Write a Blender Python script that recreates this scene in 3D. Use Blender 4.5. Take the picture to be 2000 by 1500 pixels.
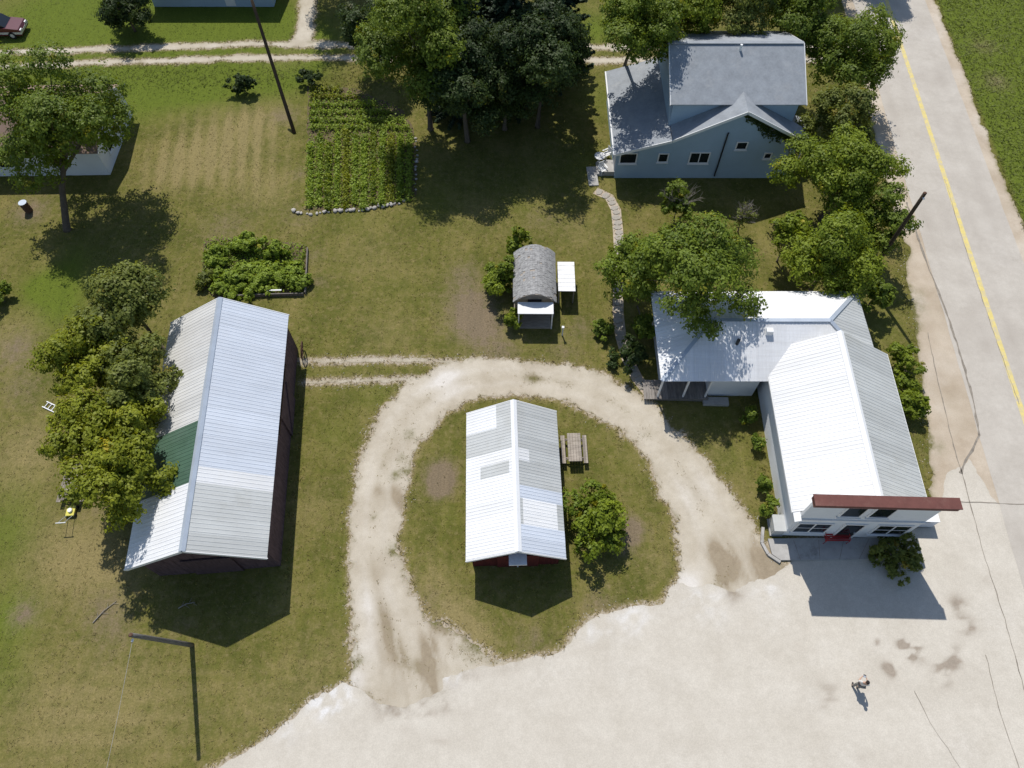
import bpy, bmesh, math, random
import numpy as np
from mathutils import Vector, Matrix

random.seed(7)
RNG = np.random.default_rng(11)
R = math.radians
sc = bpy.context.scene
for o in list(bpy.data.objects):
    bpy.data.objects.remove(o)
COL = sc.collection

# ------------------------------------------------------------------ camera, sky, sun, exposure
CAM_H, FPX, TILT = 40.0, 1400.0, R(30)
cd = bpy.data.cameras.new('camera')
cam = bpy.data.objects.new('camera', cd); COL.objects.link(cam)
cam.location = (0, 0, CAM_H); cam.rotation_euler = (TILT, 0, 0)
cd.sensor_width = 36.0; cd.lens = 36.0 * FPX / 2000.0
cd.clip_start = 0.5; cd.clip_end = 3000
sc.camera = cam

SHX, SHY = 0.68 * 0.287, -0.68 * 0.958          # shadow of one metre of height
sun_dir = Vector((-SHX, -SHY, 1)).normalized()
w = bpy.data.worlds.new('World'); sc.world = w; w.use_nodes = True
nt = w.node_tree
bg = nt.nodes['Background']
sky = nt.nodes.new('ShaderNodeTexSky'); sky.sky_type = 'NISHITA'; sky.sun_disc = False
sky.sun_elevation = math.asin(sun_dir.z)
sky.sun_rotation = math.atan2(sun_dir.x, sun_dir.y) % (2 * math.pi)
sky.air_density = 1.0; sky.dust_density = 0.6; sky.ozone_density = 1.0
nt.links.new(sky.outputs[0], bg.inputs[0]); bg.inputs[1].default_value = 0.115
sl = bpy.data.lights.new('sun', 'SUN'); sl.energy = 4.35; sl.angle = R(0.53); sl.color = (1.0, 0.965, 0.915)
so = bpy.data.objects.new('sun', sl); COL.objects.link(so)
so.rotation_euler = (-sun_dir).to_track_quat('-Z', 'Y').to_euler(); so.location = (0, 60, 80)
sc.view_settings.view_transform = 'Standard'; sc.view_settings.look = 'None'
sc.view_settings.exposure = 0.0; sc.view_settings.gamma = 1.0; sc.view_settings.use_curve_mapping = False
sc.render.engine = 'CYCLES'
sc.cycles.max_bounces = 6; sc.cycles.transparent_max_bounces = 6

# ------------------------------------------------------------------ helpers
_v = np.array([0, math.sin(TILT), -math.cos(TILT)]); _u = np.array([0, math.cos(TILT), math.sin(TILT)])
def G(x, y, z=0.0):
    """survey point (photo coordinates) to the spot on the level z"""
    d = _v * FPX + np.array([1., 0, 0]) * (x - 1000) + _u * (750 - y)
    t = (CAM_H - z) / -d[2]
    return float(d[0] * t), float(d[1] * t)
def GP(pts, z=0.0):
    return [G(x, y, z) for x, y in pts]

def tag(o, label=None, cat=None, group=None, kind=None):
    if label: o['label'] = label
    if cat: o['category'] = cat
    if group: o['group'] = group
    if kind: o['kind'] = kind
    return o
def thing(name, label, cat, loc=(0, 0, 0), rz=0.0, group=None):
    o = bpy.data.objects.new(name, None); COL.objects.link(o)
    o.empty_display_size = 0.3; o.location = loc; o.rotation_euler = (0, 0, rz)
    return tag(o, label, cat, group)
def link(name, me, mat, parent=None):
    o = bpy.data.objects.new(name, me); COL.objects.link(o)
    if mat is not None and len(me.materials) == 0: me.materials.append(mat)
    if parent is not None: o.parent = parent
    return o
def copy_tree(o, parent=None):
    c = o.copy(); COL.objects.link(c); c.parent = parent
    for ch in list(o.children): copy_tree(ch, c)
    return c

class MB:
    def __init__(s): s.v = []; s.f = []
    def add(s, vs, fs):
        n = len(s.v); s.v += [tuple(p) for p in vs]; s.f += [tuple(i + n for i in f) for f in fs]; return s
    def box(s, c, d, rz=0.0, rx=0.0, ry=0.0, bev=0.0):
        hx, hy, hz = d[0] / 2, d[1] / 2, d[2] / 2
        M = Matrix.Rotation(rz, 3, 'Z') @ Matrix.Rotation(ry, 3, 'Y') @ Matrix.Rotation(rx, 3, 'X')
        P = [M @ Vector((x * hx, y * hy, z * hz)) + Vector(c) for z in (-1, 1) for x, y in ((-1, -1), (1, -1), (1, 1), (-1, 1))]
        return s.add(P, [(3, 2, 1, 0), (4, 5, 6, 7), (0, 1, 5, 4), (1, 2, 6, 5), (2, 3, 7, 6), (3, 0, 4, 7)])
    def b2(s, x0, x1, y0, y1, z0, z1):
        return s.box(((x0 + x1) / 2, (y0 + y1) / 2, (z0 + z1) / 2), (x1 - x0, y1 - y0, z1 - z0))
    def bar(s, a, b, wd, ht=None):
        a, b = Vector(a), Vector(b); d = b - a
        q = d.to_track_quat('X', 'Z'); L = d.length; ht = ht or wd
        P = []
        for x in (0, L):
            for y, z in ((-1, -1), (1, -1), (1, 1), (-1, 1)):
                P.append(a + q @ Vector((x, y * wd / 2, z * ht / 2)))
        return s.add(P, [(3, 2, 1, 0), (4, 5, 6, 7), (0, 1, 5, 4), (1, 2, 6, 5), (2, 3, 7, 6), (3, 0, 4, 7)])
    def tube(s, path, rad, n=8, cap=True):
        path = [Vector(p) for p in path]; m = len(path)
        if not hasattr(rad, '__len__'): rad = [rad] * m
        vs = []; fs = []
        for i, p in enumerate(path):
            d = (path[min(i + 1, m - 1)] - path[max(i - 1, 0)])
            if d.length < 1e-6: d = Vector((0, 0, 1))
            q = d.to_track_quat('Z', 'Y')
            for k in range(n):
                a = 2 * math.pi * k / n
                vs.append(p + q @ Vector((math.cos(a) * rad[i], math.sin(a) * rad[i], 0)))
        for i in range(m - 1):
            for k in range(n):
                fs.append((i * n + k, i * n + (k + 1) % n, (i + 1) * n + (k + 1) % n, (i + 1) * n + k))
        if cap:
            fs.append(tuple(range(n - 1, -1, -1))); fs.append(tuple((m - 1) * n + k for k in range(n)))
        return s.add(vs, fs)
    def prism(s, poly, nrm, t):
        """planar polygon (3d) thickened by t against nrm"""
        P = [Vector(p) for p in poly]; N = Vector(nrm).normalized(); n = len(P)
        vs = P + [p - N * t for p in P]
        c = (P[1] - P[0]).cross(P[2] - P[0])
        top = tuple(range(n)); bot = tuple(range(2 * n - 1, n - 1, -1))
        fs = [top, bot] + [(i, n + i, n + (i + 1) % n, (i + 1) % n) for i in range(n)]
        if c.dot(N) < 0: fs = [tuple(reversed(f)) for f in fs]
        return s.add(vs, fs)
    def build(s, name, mat, parent=None, smooth=False):
        me = bpy.data.meshes.new(name); me.from_pydata(s.v, [], s.f); me.update()
        if smooth: me.shade_smooth()
        return link(name, me, mat, parent)

def np_mesh(name, V, F, mat, parent=None, col=None, smooth=False):
    """V (n,3), F (m,k) arrays, optional per-vertex colour"""
    me = bpy.data.meshes.new(name); n, m, k = len(V), len(F), F.shape[1]
    me.vertices.add(n); me.vertices.foreach_set('co', np.asarray(V, np.float32).ravel())
    me.loops.add(m * k); me.loops.foreach_set('vertex_index', np.asarray(F, np.int32).ravel())
    me.polygons.add(m); me.polygons.foreach_set('loop_start', np.arange(m, dtype=np.int32) * k)
    if col is not None:
        a = me.color_attributes.new('col', 'FLOAT_COLOR', 'POINT')
        c4 = np.ones((n, 4), np.float32); c4[:, :col.shape[1]] = col
        a.data.foreach_set('color', c4.ravel())
    me.update(calc_edges=True); me.validate()
    if smooth: me.shade_smooth()
    return link(name, me, mat, parent)

# numpy value noise
def _hash(ix, iy, s):
    h = (ix * 374761393 + iy * 668265263 + s * 982451653) & 0x7fffffff
    h = ((h ^ (h >> 13)) * 1274126177) & 0x7fffffff
    return ((h ^ (h >> 16)) & 0xffff) / 65535.0
def vnoise(x, y, s=0):
    x = np.asarray(x, float); y = np.asarray(y, float)
    ix = np.floor(x).astype(np.int64); iy = np.floor(y).astype(np.int64); fx = x - ix; fy = y - iy
    fx = fx * fx * (3 - 2 * fx); fy = fy * fy * (3 - 2 * fy)
    a = _hash(ix, iy, s); b = _hash(ix + 1, iy, s); c = _hash(ix, iy + 1, s); d = _hash(ix + 1, iy + 1, s)
    return (a * (1 - fx) + b * fx) * (1 - fy) + (c * (1 - fx) + d * fx) * fy
def fbm(x, y, sc_, s=0, o=4):
    t = 0; amp = .5; f = sc_
    for i in range(o):
        t = t + amp * (vnoise(np.asarray(x) * f, np.asarray(y) * f, s + i * 17) - .5) * 2; amp *= .5; f *= 2.03
    return t                                           # about -1..1
def sdf_poly(px, py, poly):
    """positive inside"""
    poly = np.array(poly); d = np.full(px.shape, 1e9); inside = np.zeros(px.shape, bool)
    for i in range(len(poly)):
        a = poly[i]; b = poly[(i + 1) % len(poly)]; e = b - a
        t = np.clip(((px - a[0]) * e[0] + (py - a[1]) * e[1]) / max(e @ e, 1e-9), 0, 1)
        d = np.minimum(d, np.hypot(px - a[0] - t * e[0], py - a[1] - t * e[1]))
        c = ((a[1] > py) != (b[1] > py)) & (px < (b[0] - a[0]) * (py - a[1]) / ((b[1] - a[1]) if abs(b[1] - a[1]) > 1e-9 else 1e-9) + a[0])
        inside ^= c
    return np.where(inside, d, -d)
def sdf_line(px, py, pts, wd):
    d = np.full(px.shape, 1e9)
    pts = np.array(pts)
    for i in range(len(pts) - 1):
        a, b = pts[i], pts[i + 1]; e = b - a
        t = np.clip(((px - a[0]) * e[0] + (py - a[1]) * e[1]) / max(e @ e, 1e-9), 0, 1)
        d = np.minimum(d, np.hypot(px - a[0] - t * e[0], py - a[1] - t * e[1]))
    return wd / 2 - d
def field_sheet(name, fn, box, res, z, mat, kind='structure', colfn=None):
    """flat sheet covering the region where fn(x, y) > 0, with the true contour cut out"""
    x0, x1, y0, y1 = box
    xs = np.arange(x0, x1 + res, res); ys = np.arange(y0, y1 + res, res)
    X, Y = np.meshgrid(xs, ys); F = fn(X, Y)
    ny, nx = F.shape
    ins = F > 0
    cnt = ins[:-1, :-1].astype(int) + ins[1:, :-1] + ins[:-1, 1:] + ins[1:, 1:]
    verts = []; faces = []
    idx = -np.ones(F.shape, np.int64)
    full = np.argwhere(cnt == 4)
    need = np.zeros(F.shape, bool)
    for dj, di in ((0, 0), (0, 1), (1, 1), (1, 0)):
        need[full[:, 0] + dj, full[:, 1] + di] = True
    idx[need] = np.arange(need.sum())
    verts = [(float(a), float(b)) for a, b in zip(X[need], Y[need])]
    for j, i in full:
        faces.append((int(idx[j, i]), int(idx[j, i + 1]), int(idx[j + 1, i + 1]), int(idx[j + 1, i])))
    for j, i in np.argwhere((cnt > 0) & (cnt < 4)):
        cs = [(j, i), (j, i + 1), (j + 1, i + 1), (j + 1, i)]; poly = []
        for k in range(4):
            a, b = cs[k], cs[(k + 1) % 4]; fa, fb = F[a], F[b]
            if fa > 0: poly.append((X[a], Y[a]))
            if (fa > 0) != (fb > 0):
                t = fa / (fa - fb); poly.append((X[a] + (X[b] - X[a]) * t, Y[a] + (Y[b] - Y[a]) * t))
        if len(poly) >= 3:
            n = len(verts); verts += [(float(p[0]), float(p[1])) for p in poly]; faces.append(tuple(range(n, n + len(poly))))
    me = bpy.data.meshes.new(name); me.from_pydata([(a, b, z) for a, b in verts], [], faces); me.update()
    if colfn is not None:
        vv = np.array(verts); c = colfn(vv[:, 0], vv[:, 1])
        at = me.color_attributes.new('col', 'FLOAT_COLOR', 'POINT'); c4 = np.ones((len(vv), 4), np.float32); c4[:, :3] = c
        at.data.foreach_set('color', c4.ravel())
    o = link(name, me, mat)
    if kind: o['kind'] = kind
    return o

# ------------------------------------------------------------------ materials
def new_mat(name):
    m = bpy.data.materials.new(name); m.use_nodes = True
    nt = m.node_tree; b = nt.nodes['Principled BSDF']
    return m, nt, b
def nd(nt, t, **kw):
    n = nt.nodes.new(t)
    for k, v in kw.items():
        if k.startswith('i_'): n.inputs[k[2:].replace('_', ' ')].default_value = v
        else: setattr(n, k, v)
    return n
def noise_n(nt, src, scale, detail=4, rough=.6, vec=None):
    n = nd(nt, 'ShaderNodeTexNoise'); n.inputs['Scale'].default_value = scale
    n.inputs['Detail'].default_value = detail; n.inputs['Roughness'].default_value = rough
    nt.links.new(src, n.inputs['Vector']); return n.outputs['Fac']
def ramp(nt, fac, stops):
    r = nd(nt, 'ShaderNodeValToRGB'); e = r.color_ramp.elements
    while len(e) < len(stops): e.new(0.5)
    for el, (p, c) in zip(e, stops):
        el.position = p; el.color = (*c, 1) if len(c) == 3 else c
    nt.links.new(fac, r.inputs[0]); return r.outputs[0]
def mixc(nt, fac, a, b, mode='MIX'):
    m = nd(nt, 'ShaderNodeMix', data_type='RGBA', blend_type=mode)
    for s, v in ((m.inputs[0], fac), (m.inputs[6], a), (m.inputs[7], b)):
        if hasattr(v, 'is_linked'): nt.links.new(v, s)
        elif isinstance(v, (int, float)): s.default_value = v
        else: s.default_value = (*v, 1)
    return m.outputs[2]
def mathn(nt, op, a, b=None, clamp=False):
    m = nd(nt, 'ShaderNodeMath', operation=op); m.use_clamp = clamp
    for s, v in ((m.inputs[0], a), (m.inputs[1], b)):
        if v is None: continue
        if hasattr(v, 'is_linked'): nt.links.new(v, s)
        else: s.default_value = v
    return m.outputs[0]
def bumpn(nt, b, h, strength, dist=0.05):
    n = nd(nt, 'ShaderNodeBump'); n.inputs['Strength'].default_value = strength; n.inputs['Distance'].default_value = dist
    nt.links.new(h, n.inputs['Height']); nt.links.new(n.outputs[0], b.inputs['Normal'])
def coords(nt, obj=True):
    if obj: return nd(nt, 'ShaderNodeTexCoord').outputs['Object']
    return nd(nt, 'ShaderNodeNewGeometry').outputs['Position']

def mat_plain(name, col, rough=.7, var=.25, scale=3.0, metal=0.0, bump=.15, fine=40.0, stain=None, spec=.3, stain_lo=.52, stain_hi=.75, metal_vary=False):
    m, nt, b = new_mat(name); p = coords(nt)
    n1 = noise_n(nt, p, scale, 5); n2 = noise_n(nt, p, fine, 3)
    d = tuple(c * (1 - var) for c in col); l = tuple(min(1, c * (1 + var)) for c in col)
    c = ramp(nt, n1, [(.3, d), (.7, l)])
    c = mixc(nt, .35, c, ramp(nt, n2, [(.3, d), (.7, l)]))
    if metal_vary:
        oi = nd(nt, 'ShaderNodeObjectInfo'); c = mixc(nt, 1.0, c, ramp(nt, oi.outputs['Random'], [(0, (.90, .90, .90)), (1, (1.05, 1.05, 1.05))]), 'MULTIPLY')
        mp = nd(nt, 'ShaderNodeMapping'); mp.inputs['Scale'].default_value = (.5, 9, .5); nt.links.new(p, mp.inputs[0])
        c = mixc(nt, .7, c, ramp(nt, noise_n(nt, mp.outputs[0], 1.0, 5, .7), [(.3, (.86, .85, .83)), (.6, (1, 1, 1))]), 'MULTIPLY')
    if stain:
        c = mixc(nt, ramp(nt, noise_n(nt, p, scale * .6, 6, .7), [(stain_lo, (0, 0, 0)), (stain_hi, (1, 1, 1))]), c, stain)
    nt.links.new(c, b.inputs['Base Color'])
    b.inputs['Roughness'].default_value = rough; b.inputs['Metallic'].default_value = metal
    b.inputs['Specular IOR Level'].default_value = spec
    if bump: bumpn(nt, b, n2, bump, .01)
    return m
def mat_wood(name, col, dark, rough=.85, stretch=(1, 8, 8)):
    m, nt, b = new_mat(name); p = coords(nt)
    mp = nd(nt, 'ShaderNodeMapping'); mp.inputs['Scale'].default_value = stretch; nt.links.new(p, mp.inputs[0])
    oi = nd(nt, 'ShaderNodeObjectInfo')
    n = noise_n(nt, mp.outputs[0], 2.2, 6, .65)
    c = ramp(nt, n, [(.3, dark), (.72, col)])
    v = mathn(nt, 'MULTIPLY_ADD', oi.outputs['Random'], .5); v.node.inputs[2].default_value = .72
    cc = nd(nt, 'ShaderNodeCombineColor')
    for i in range(3): nt.links.new(v, cc.inputs[i])
    c = mixc(nt, 1.0, c, cc.outputs[0], 'MULTIPLY')
    nt.links.new(c, b.inputs['Base Color']); b.inputs['Roughness'].default_value = rough; b.inputs['Specular IOR Level'].default_value = .2
    bumpn(nt, b, n, .3, .01); return m
def mat_leaf(name, trans=.3):
    m, nt, b = new_mat(name)
    a = nd(nt, 'ShaderNodeAttribute', attribute_name='col')
    nt.links.new(a.outputs['Color'], b.inputs['Base Color']); b.inputs['Roughness'].default_value = .55
    b.inputs['Specular IOR Level'].default_value = .25
    t = nd(nt, 'ShaderNodeBsdfTranslucent')
    tc = mixc(nt, 1.0, a.outputs['Color'], (1.5, 1.35, .5), 'MULTIPLY'); nt.links.new(tc, t.inputs[0])
    mx = nd(nt, 'ShaderNodeMixShader'); mx.inputs[0].default_value = trans
    nt.links.new(b.outputs[0], mx.inputs[1]); nt.links.new(t.outputs[0], mx.inputs[2])
    nt.links.new(mx.outputs[0], nt.nodes['Material Output'].inputs[0]); return m
def mat_glass(name):
    m, nt, b = new_mat(name); b.inputs['Base Color'].default_value = (.012, .016, .02, 1)
    b.inputs['Roughness'].default_value = .08; b.inputs['Specular IOR Level'].default_value = .6; return m

# ground: colour attribute holds (lush, dry, earth) cover
def mat_ground():
    m, nt, b = new_mat('lawn_soil'); p = coords(nt, False)
    a = nd(nt, 'ShaderNodeAttribute', attribute_name='col'); sp = nd(nt, 'ShaderNodeSeparateColor'); nt.links.new(a.outputs['Color'], sp.inputs[0])
    n1 = noise_n(nt, p, .35, 6, .62); n2 = noise_n(nt, p, 1.9, 6, .7); n3 = noise_n(nt, p, 9, 5, .75); n4 = noise_n(nt, p, 30, 3, .7)
    base = ramp(nt, n1, [(.3, (.094, .100, .0205)), (.5, (.143, .137, .033)), (.7, (.205, .174, .058))])
    base = mixc(nt, mathn(nt, 'MULTIPLY', ramp(nt, n2, [(.5, (0, 0, 0)), (.68, (1, 1, 1))]), .5), base, (.255, .20, .09))
    base = mixc(nt, mathn(nt, 'MULTIPLY', ramp(nt, n2, [(.3, (1, 1, 1)), (.46, (0, 0, 0))]), .55), base, (.085, .104, .018))
    n6 = noise_n(nt, p, 3.6, 5, .75)
    base = mixc(nt, mathn(nt, 'MULTIPLY', ramp(nt, n6, [(.54, (0, 0, 0)), (.66, (1, 1, 1))]), .55), base, (.095, .115, .022))
    base = mixc(nt, mathn(nt, 'MULTIPLY', ramp(nt, n6, [(.34, (1, 1, 1)), (.46, (0, 0, 0))]), .5), base, (.26, .21, .10))
    def cover(ch, col_a, col_b, gain):
        global _
        f = mathn(nt, 'ADD', sp.outputs[ch], mathn(nt, 'MULTIPLY', mathn(nt, 'SUBTRACT', n2, .5), gain))
        f = mathn(nt, 'ADD', f, mathn(nt, 'MULTIPLY', mathn(nt, 'SUBTRACT', n3, .5), gain * .6))
        f = mathn(nt, 'MULTIPLY', f, sp.outputs[ch]); f = mathn(nt, 'MULTIPLY', f, 1.5, True)
        return f, mixc(nt, n3, col_a, col_b)
    c = base
    for ch, ca, cb, g in ((0, (.085, .120, .014), (.150, .185, .026), 1.0), (1, (.20, .165, .065), (.31, .25, .115), 1.4), (2, (.15, .115, .070), (.27, .21, .14), 2.2)):
        f, cc = cover(ch, ca, cb, g); c = mixc(nt, f, c, cc)
    n5 = noise_n(nt, p, 5.0, 5, .8)
    g = mathn(nt, 'SUBTRACT', mathn(nt, 'ADD', a.outputs['Alpha'], mathn(nt, 'MULTIPLY', mathn(nt, 'SUBTRACT', n5, .5), 2.6)), .62)
    g = mathn(nt, 'MULTIPLY', g, mathn(nt, 'MULTIPLY', a.outputs['Alpha'], 5.0), True)
    c = mixc(nt, g, c, mixc(nt, n3, (.30, .24, .17), (.55, .48, .38)))
    mpg = nd(nt, 'ShaderNodeMapping'); mpg.inputs['Scale'].default_value = (3.2, .35, 1); mpg.inputs['Rotation'].default_value = (0, 0, -.12); nt.links.new(p, mpg.inputs[0])
    c = mixc(nt, .45, c, ramp(nt, noise_n(nt, mpg.outputs[0], .7, 5, .7), [(.32, (.78, .80, .80)), (.68, (1.2, 1.17, 1.12))]), 'MULTIPLY')
    v = ramp(nt, n3, [(.25, (.68, .68, .68)), (.55, (1, 1, 1)), (.8, (1.35, 1.3, 1.2))])
    c = mixc(nt, .75, c, v, 'MULTIPLY')
    v = ramp(nt, n4, [(.3, (.72, .72, .72)), (.7, (1.28, 1.28, 1.24))])
    c = mixc(nt, .6, c, v, 'MULTIPLY')
    nt.links.new(c, b.inputs['Base Color']); b.inputs['Roughness'].default_value = .95; b.inputs['Specular IOR Level'].default_value = .1
    bumpn(nt, b, mathn(nt, 'ADD', n3, n4), .5, .06); return m
# gravel-like surfaces: col attribute r = dirt, g = white dust, b = weeds
def mat_gravel(name, base_d, base_l, dirt_d, dirt_l, white, fine=22, bump=.35):
    m, nt, b = new_mat(name); p = coords(nt, False)
    a = nd(nt, 'ShaderNodeAttribute', attribute_name='col'); sp = nd(nt, 'ShaderNodeSeparateColor'); nt.links.new(a.outputs['Color'], sp.inputs[0])
    n1 = noise_n(nt, p, .5, 6, .6); n2 = noise_n(nt, p, 2.5, 6, .7); n3 = noise_n(nt, p, fine, 5, .8)
    c = ramp(nt, n1, [(.35, base_d), (.65, base_l)])
    def f(ch, g): 
        x = mathn(nt, 'ADD', sp.outputs[ch], mathn(nt, 'MULTIPLY', mathn(nt, 'SUBTRACT', n2, .5), g))
        return mathn(nt, 'MULTIPLY', mathn(nt, 'MULTIPLY', x, sp.outputs[ch]), 1.6, True)
    c = mixc(nt, f(1, .8), c, white)
    c = mixc(nt, f(0, 1.4), c, mixc(nt, n2, dirt_d, dirt_l))
    c = mixc(nt, f(2, 2.4), c, mixc(nt, n3, (.10, .10, .028), (.20, .18, .075)))
    c = mixc(nt, .5, c, ramp(nt, n2, [(.3, (.86, .85, .83)), (.7, (1.1, 1.1, 1.1))]), 'MULTIPLY')
    c = mixc(nt, .55, c, ramp(nt, n3, [(.3, (.72, .71, .70)), (.68, (1.16, 1.16, 1.16))]), 'MULTIPLY')
    nt.links.new(c, b.inputs['Base Color']); b.inputs['Roughness'].default_value = .95; b.inputs['Specular IOR Level'].default_value = .15
    bumpn(nt, b, n3, bump, .02); return m

M = {}
M['ground'] = mat_ground()
M['drive'] = mat_gravel('drive_gravel', (.445, .388, .298), (.55, .495, .40), (.25, .20, .135), (.38, .315, .225), (.66, .62, .56))
M['lot'] = mat_gravel('pale_asphalt', (.530, .485, .410), (.582, .537, .460), (.27, .23, .185), (.40, .34, .27), (.68, .66, .63), fine=16, bump=.12)
M['road'] = mat_gravel('road_asphalt', (.455, .415, .36), (.52, .48, .42), (.33, .29, .25), (.40, .36, .31), (.55, .52, .48), fine=30, bump=.12)
M['shoulder'] = mat_gravel('shoulder_sand', (.44, .36, .27), (.545, .465, .365), (.30, .24, .165), (.40, .33, .24), (.62, .57, .50))
M['soil'] = mat_plain('garden_soil', (.115, .088, .045), .95, .4, 4, bump=.5, fine=25)
M['yellow'] = mat_plain('yellow_road_paint', (.66, .54, .19), .8, .12, 3, stain=(.50, .44, .34), fine=20, stain_lo=.44, stain_hi=.68)
M['crack'] = mat_plain('crack_filler', (.25, .22, .18), .9, .4, 3)
M['concrete'] = mat_plain('concrete', (.40, .385, .36), .9, .18, 2, fine=30, stain=(.22, .21, .19))
M['pathstone'] = mat_plain('path_stone', (.38, .345, .29), .9, .25, 3, fine=30, stain=(.2, .18, .13))
M['stone'] = mat_plain('field_stone', (.42, .39, .35), .9, .35, 5, fine=30)
M['white_metal'] = mat_plain('white_roof_metal', (.78, .785, .79), .5, .05, .5, fine=8, bump=.03, stain=(.68, .67, .64), spec=.4, metal_vary=True)
M['store_metal'] = mat_plain('store_roof_metal', (.80, .80, .795), .5, .04, .5, fine=8, bump=.03, spec=.4, metal_vary=True)
M['pale_metal'] = mat_plain('pale_blue_roof_metal', (.62, .665, .735), .45, .05, .6, fine=10, bump=.03, stain=(.58, .61, .66), spec=.4, metal_vary=True)
M['grey_metal'] = mat_plain('grey_roof_metal', (.52, .53, .515), .5, .07, .7, fine=10, bump=.03, stain=(.44, .44, .41), spec=.4, metal_vary=True)
M['beige_metal'] = mat_plain('old_silver_roof_metal', (.62, .615, .59), .55, .06, .8, fine=10, bump=.03, stain=(.52, .51, .48), metal_vary=True)
M['green_metal'] = mat_plain('green_roof_metal', (.075, .14, .095), .5, .15, .8, fine=10, bump=.03, stain=(.11, .17, .13), metal_vary=True)
M['galv'] = mat_plain('galvanised_cap', (.46, .51, .57), .4, .12, 1.2, metal=.3, bump=.02)
M['white_cap'] = mat_plain('white_cap', (.8, .8, .8), .5, .04, 1)
M['barnwood'] = mat_wood('dark_barn_wood', (.16, .105, .11), (.055, .035, .038), stretch=(6, 6, .8))
M['shedred'] = mat_wood('red_painted_boards', (.16, .03, .025), (.07, .016, .014), stretch=(6, 6, .8))
M['siding_blue'] = mat_plain('blue_grey_siding', (.33, .44, .53), .7, .06, 1.5, fine=12, bump=.05)
M['siding_white'] = mat_plain('white_siding', (.72, .73, .73), .7, .05, 1.2, fine=12, bump=.05, stain=(.6, .6, .57), stain_lo=.6)
M['trim'] = mat_plain('white_trim', (.74, .74, .73), .6, .05, 2)
M['shingle'] = mat_plain('grey_shingles', (.285, .305, .325), .9, .2, 1.4, fine=7, bump=.4, stain=(.36, .37, .375))
M['brown_shingle'] = mat_plain('brown_shingles', (.24, .165, .125), .9, .18, 1.2, fine=14, bump=.3, stain=(.3, .22, .16))
M['old_shingle'] = mat_wood('weathered_shingles', (.40, .395, .38), (.20, .195, .19), stretch=(2, 2, 2))
M['glass'] = mat_glass('window_glass')
M['cornice'] = mat_plain('brick_red_cornice', (.135, .052, .042), .75, .2, 2.5, fine=25, stain=(.19, .095, .075))
M['wood_grey'] = mat_wood('weathered_grey_wood', (.40, .35, .29), (.20, .17, .14))
M['wood_deck'] = mat_wood('deck_wood', (.30, .27, .24), (.16, .145, .13), stretch=(8, 1, 8))
M['wood_pole'] = mat_wood('creosote_pole', (.12, .085, .055), (.05, .036, .025), stretch=(8, 8, .6))
M['wood_pole_grey'] = mat_wood('grey_pole', (.30, .28, .25), (.17, .16, .145), stretch=(8, 8, .6))
M['white_paint'] = mat_plain('white_paint', (.78, .78, .77), .6, .06, 3, stain=(.6, .59, .55))
M['dark'] = mat_plain('dark_interior', (.02, .02, .022), .9, .2, 3)
M['black_metal'] = mat_plain('black_metal', (.03, .03, .032), .5, .2, 5)
M['red_paint'] = mat_plain('red_paint', (.38, .025, .025), .45, .15, 4)
M['rust'] = mat_plain('rusty_iron', (.10, .055, .035), .85, .35, 8, fine=40)
M['yellow_plastic'] = mat_plain('yellow_paint', (.62, .56, .10), .5, .1, 4)
M['bark'] = mat_plain('bark', (.12, .095, .07), .95, .35, 6, fine=25, bump=.6)
M['twig'] = mat_plain('grey_twigs', (.27, .24, .20), .95, .25, 6)
M['leaf'] = mat_leaf('leaf', .34)
M['needle'] = mat_leaf('needle', .08)
M['grass'] = mat_leaf('grass_blade', .25)
M['car'] = mat_plain('maroon_car_paint', (.10, .018, .025), .25, .05, 2, bump=0, spec=.5)
M['silver'] = mat_plain('silver_trim', (.6, .6, .6), .35, .05, 2, bump=0, metal=.2)
M['rubber'] = mat_plain('tyre_rubber', (.02, .02, .02), .85, .1, 6)
M['skin'] = mat_plain('skin', (.50, .31, .22), .6, .05, 10, bump=0)
M['shirt'] = mat_plain('pale_shirt', (.62, .60, .56), .9, .06, 8)
M['trousers'] = mat_plain('grey_trousers', (.22, .21, .19), .9, .1, 8)
M['hair'] = mat_plain('dark_hair', (.015, .012, .010), .6, .2, 20)

# ------------------------------------------------------------------ plan of the ground (field functions)
LOT = GP([(-400, 1640), (150, 1590), (330, 1535), (430, 1493), (500, 1452), (570, 1402), (608, 1372), (640, 1352), (668, 1330), (715, 1347), (735, 1372), (790, 1378),
          (870, 1352), (860, 1322), (930, 1306), (1000, 1296), (1060, 1284), (1105, 1262), (1130, 1225), (1170, 1205), (1215, 1190), (1295, 1180),
          (1315, 1140), (1370, 1142), (1430, 1152), (1500, 1128), (1545, 1100), (1545, 1052), (1760, 1052), (1800, 1030), (1830, 985), (1850, 930), (1895, 900), (1960, 1000),
          (2060, 1300), (2110, 1500), (2200, 1700), (-400, 1700)])
DRIVE_OUT = GP([(690, 1330), (688, 1240), (682, 1100), (690, 990), (702, 890), (735, 805), (790, 752), (865, 712), (930, 702), (1010, 703), (1100, 712), (1180, 735),
                (1245, 768), (1285, 800), (1305, 826), (1365, 880), (1420, 950), (1470, 1020), (1512, 1090), (1545, 1120), (1500, 1200), (1290, 1230), (1050, 1330), (900, 1400), (760, 1400)])
DRIVE_IN = GP([(1330, 1100), (1325, 1050), (1300, 970), (1265, 895), (1215, 845), (1150, 805), (1080, 778), (1000, 766), (925, 778), (872, 806), (826, 858), (795, 920),
               (780, 1000), (778, 1080), (790, 1140), (830, 1200), (900, 1240), (960, 1290), (1060, 1290), (1150, 1215), (1300, 1180), (1325, 1140)])
TRACKS_BARN = [GP([(588, 706), (700, 704), (800, 703), (890, 706)]), GP([(598, 747), (700, 744), (800, 740)])]
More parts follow.
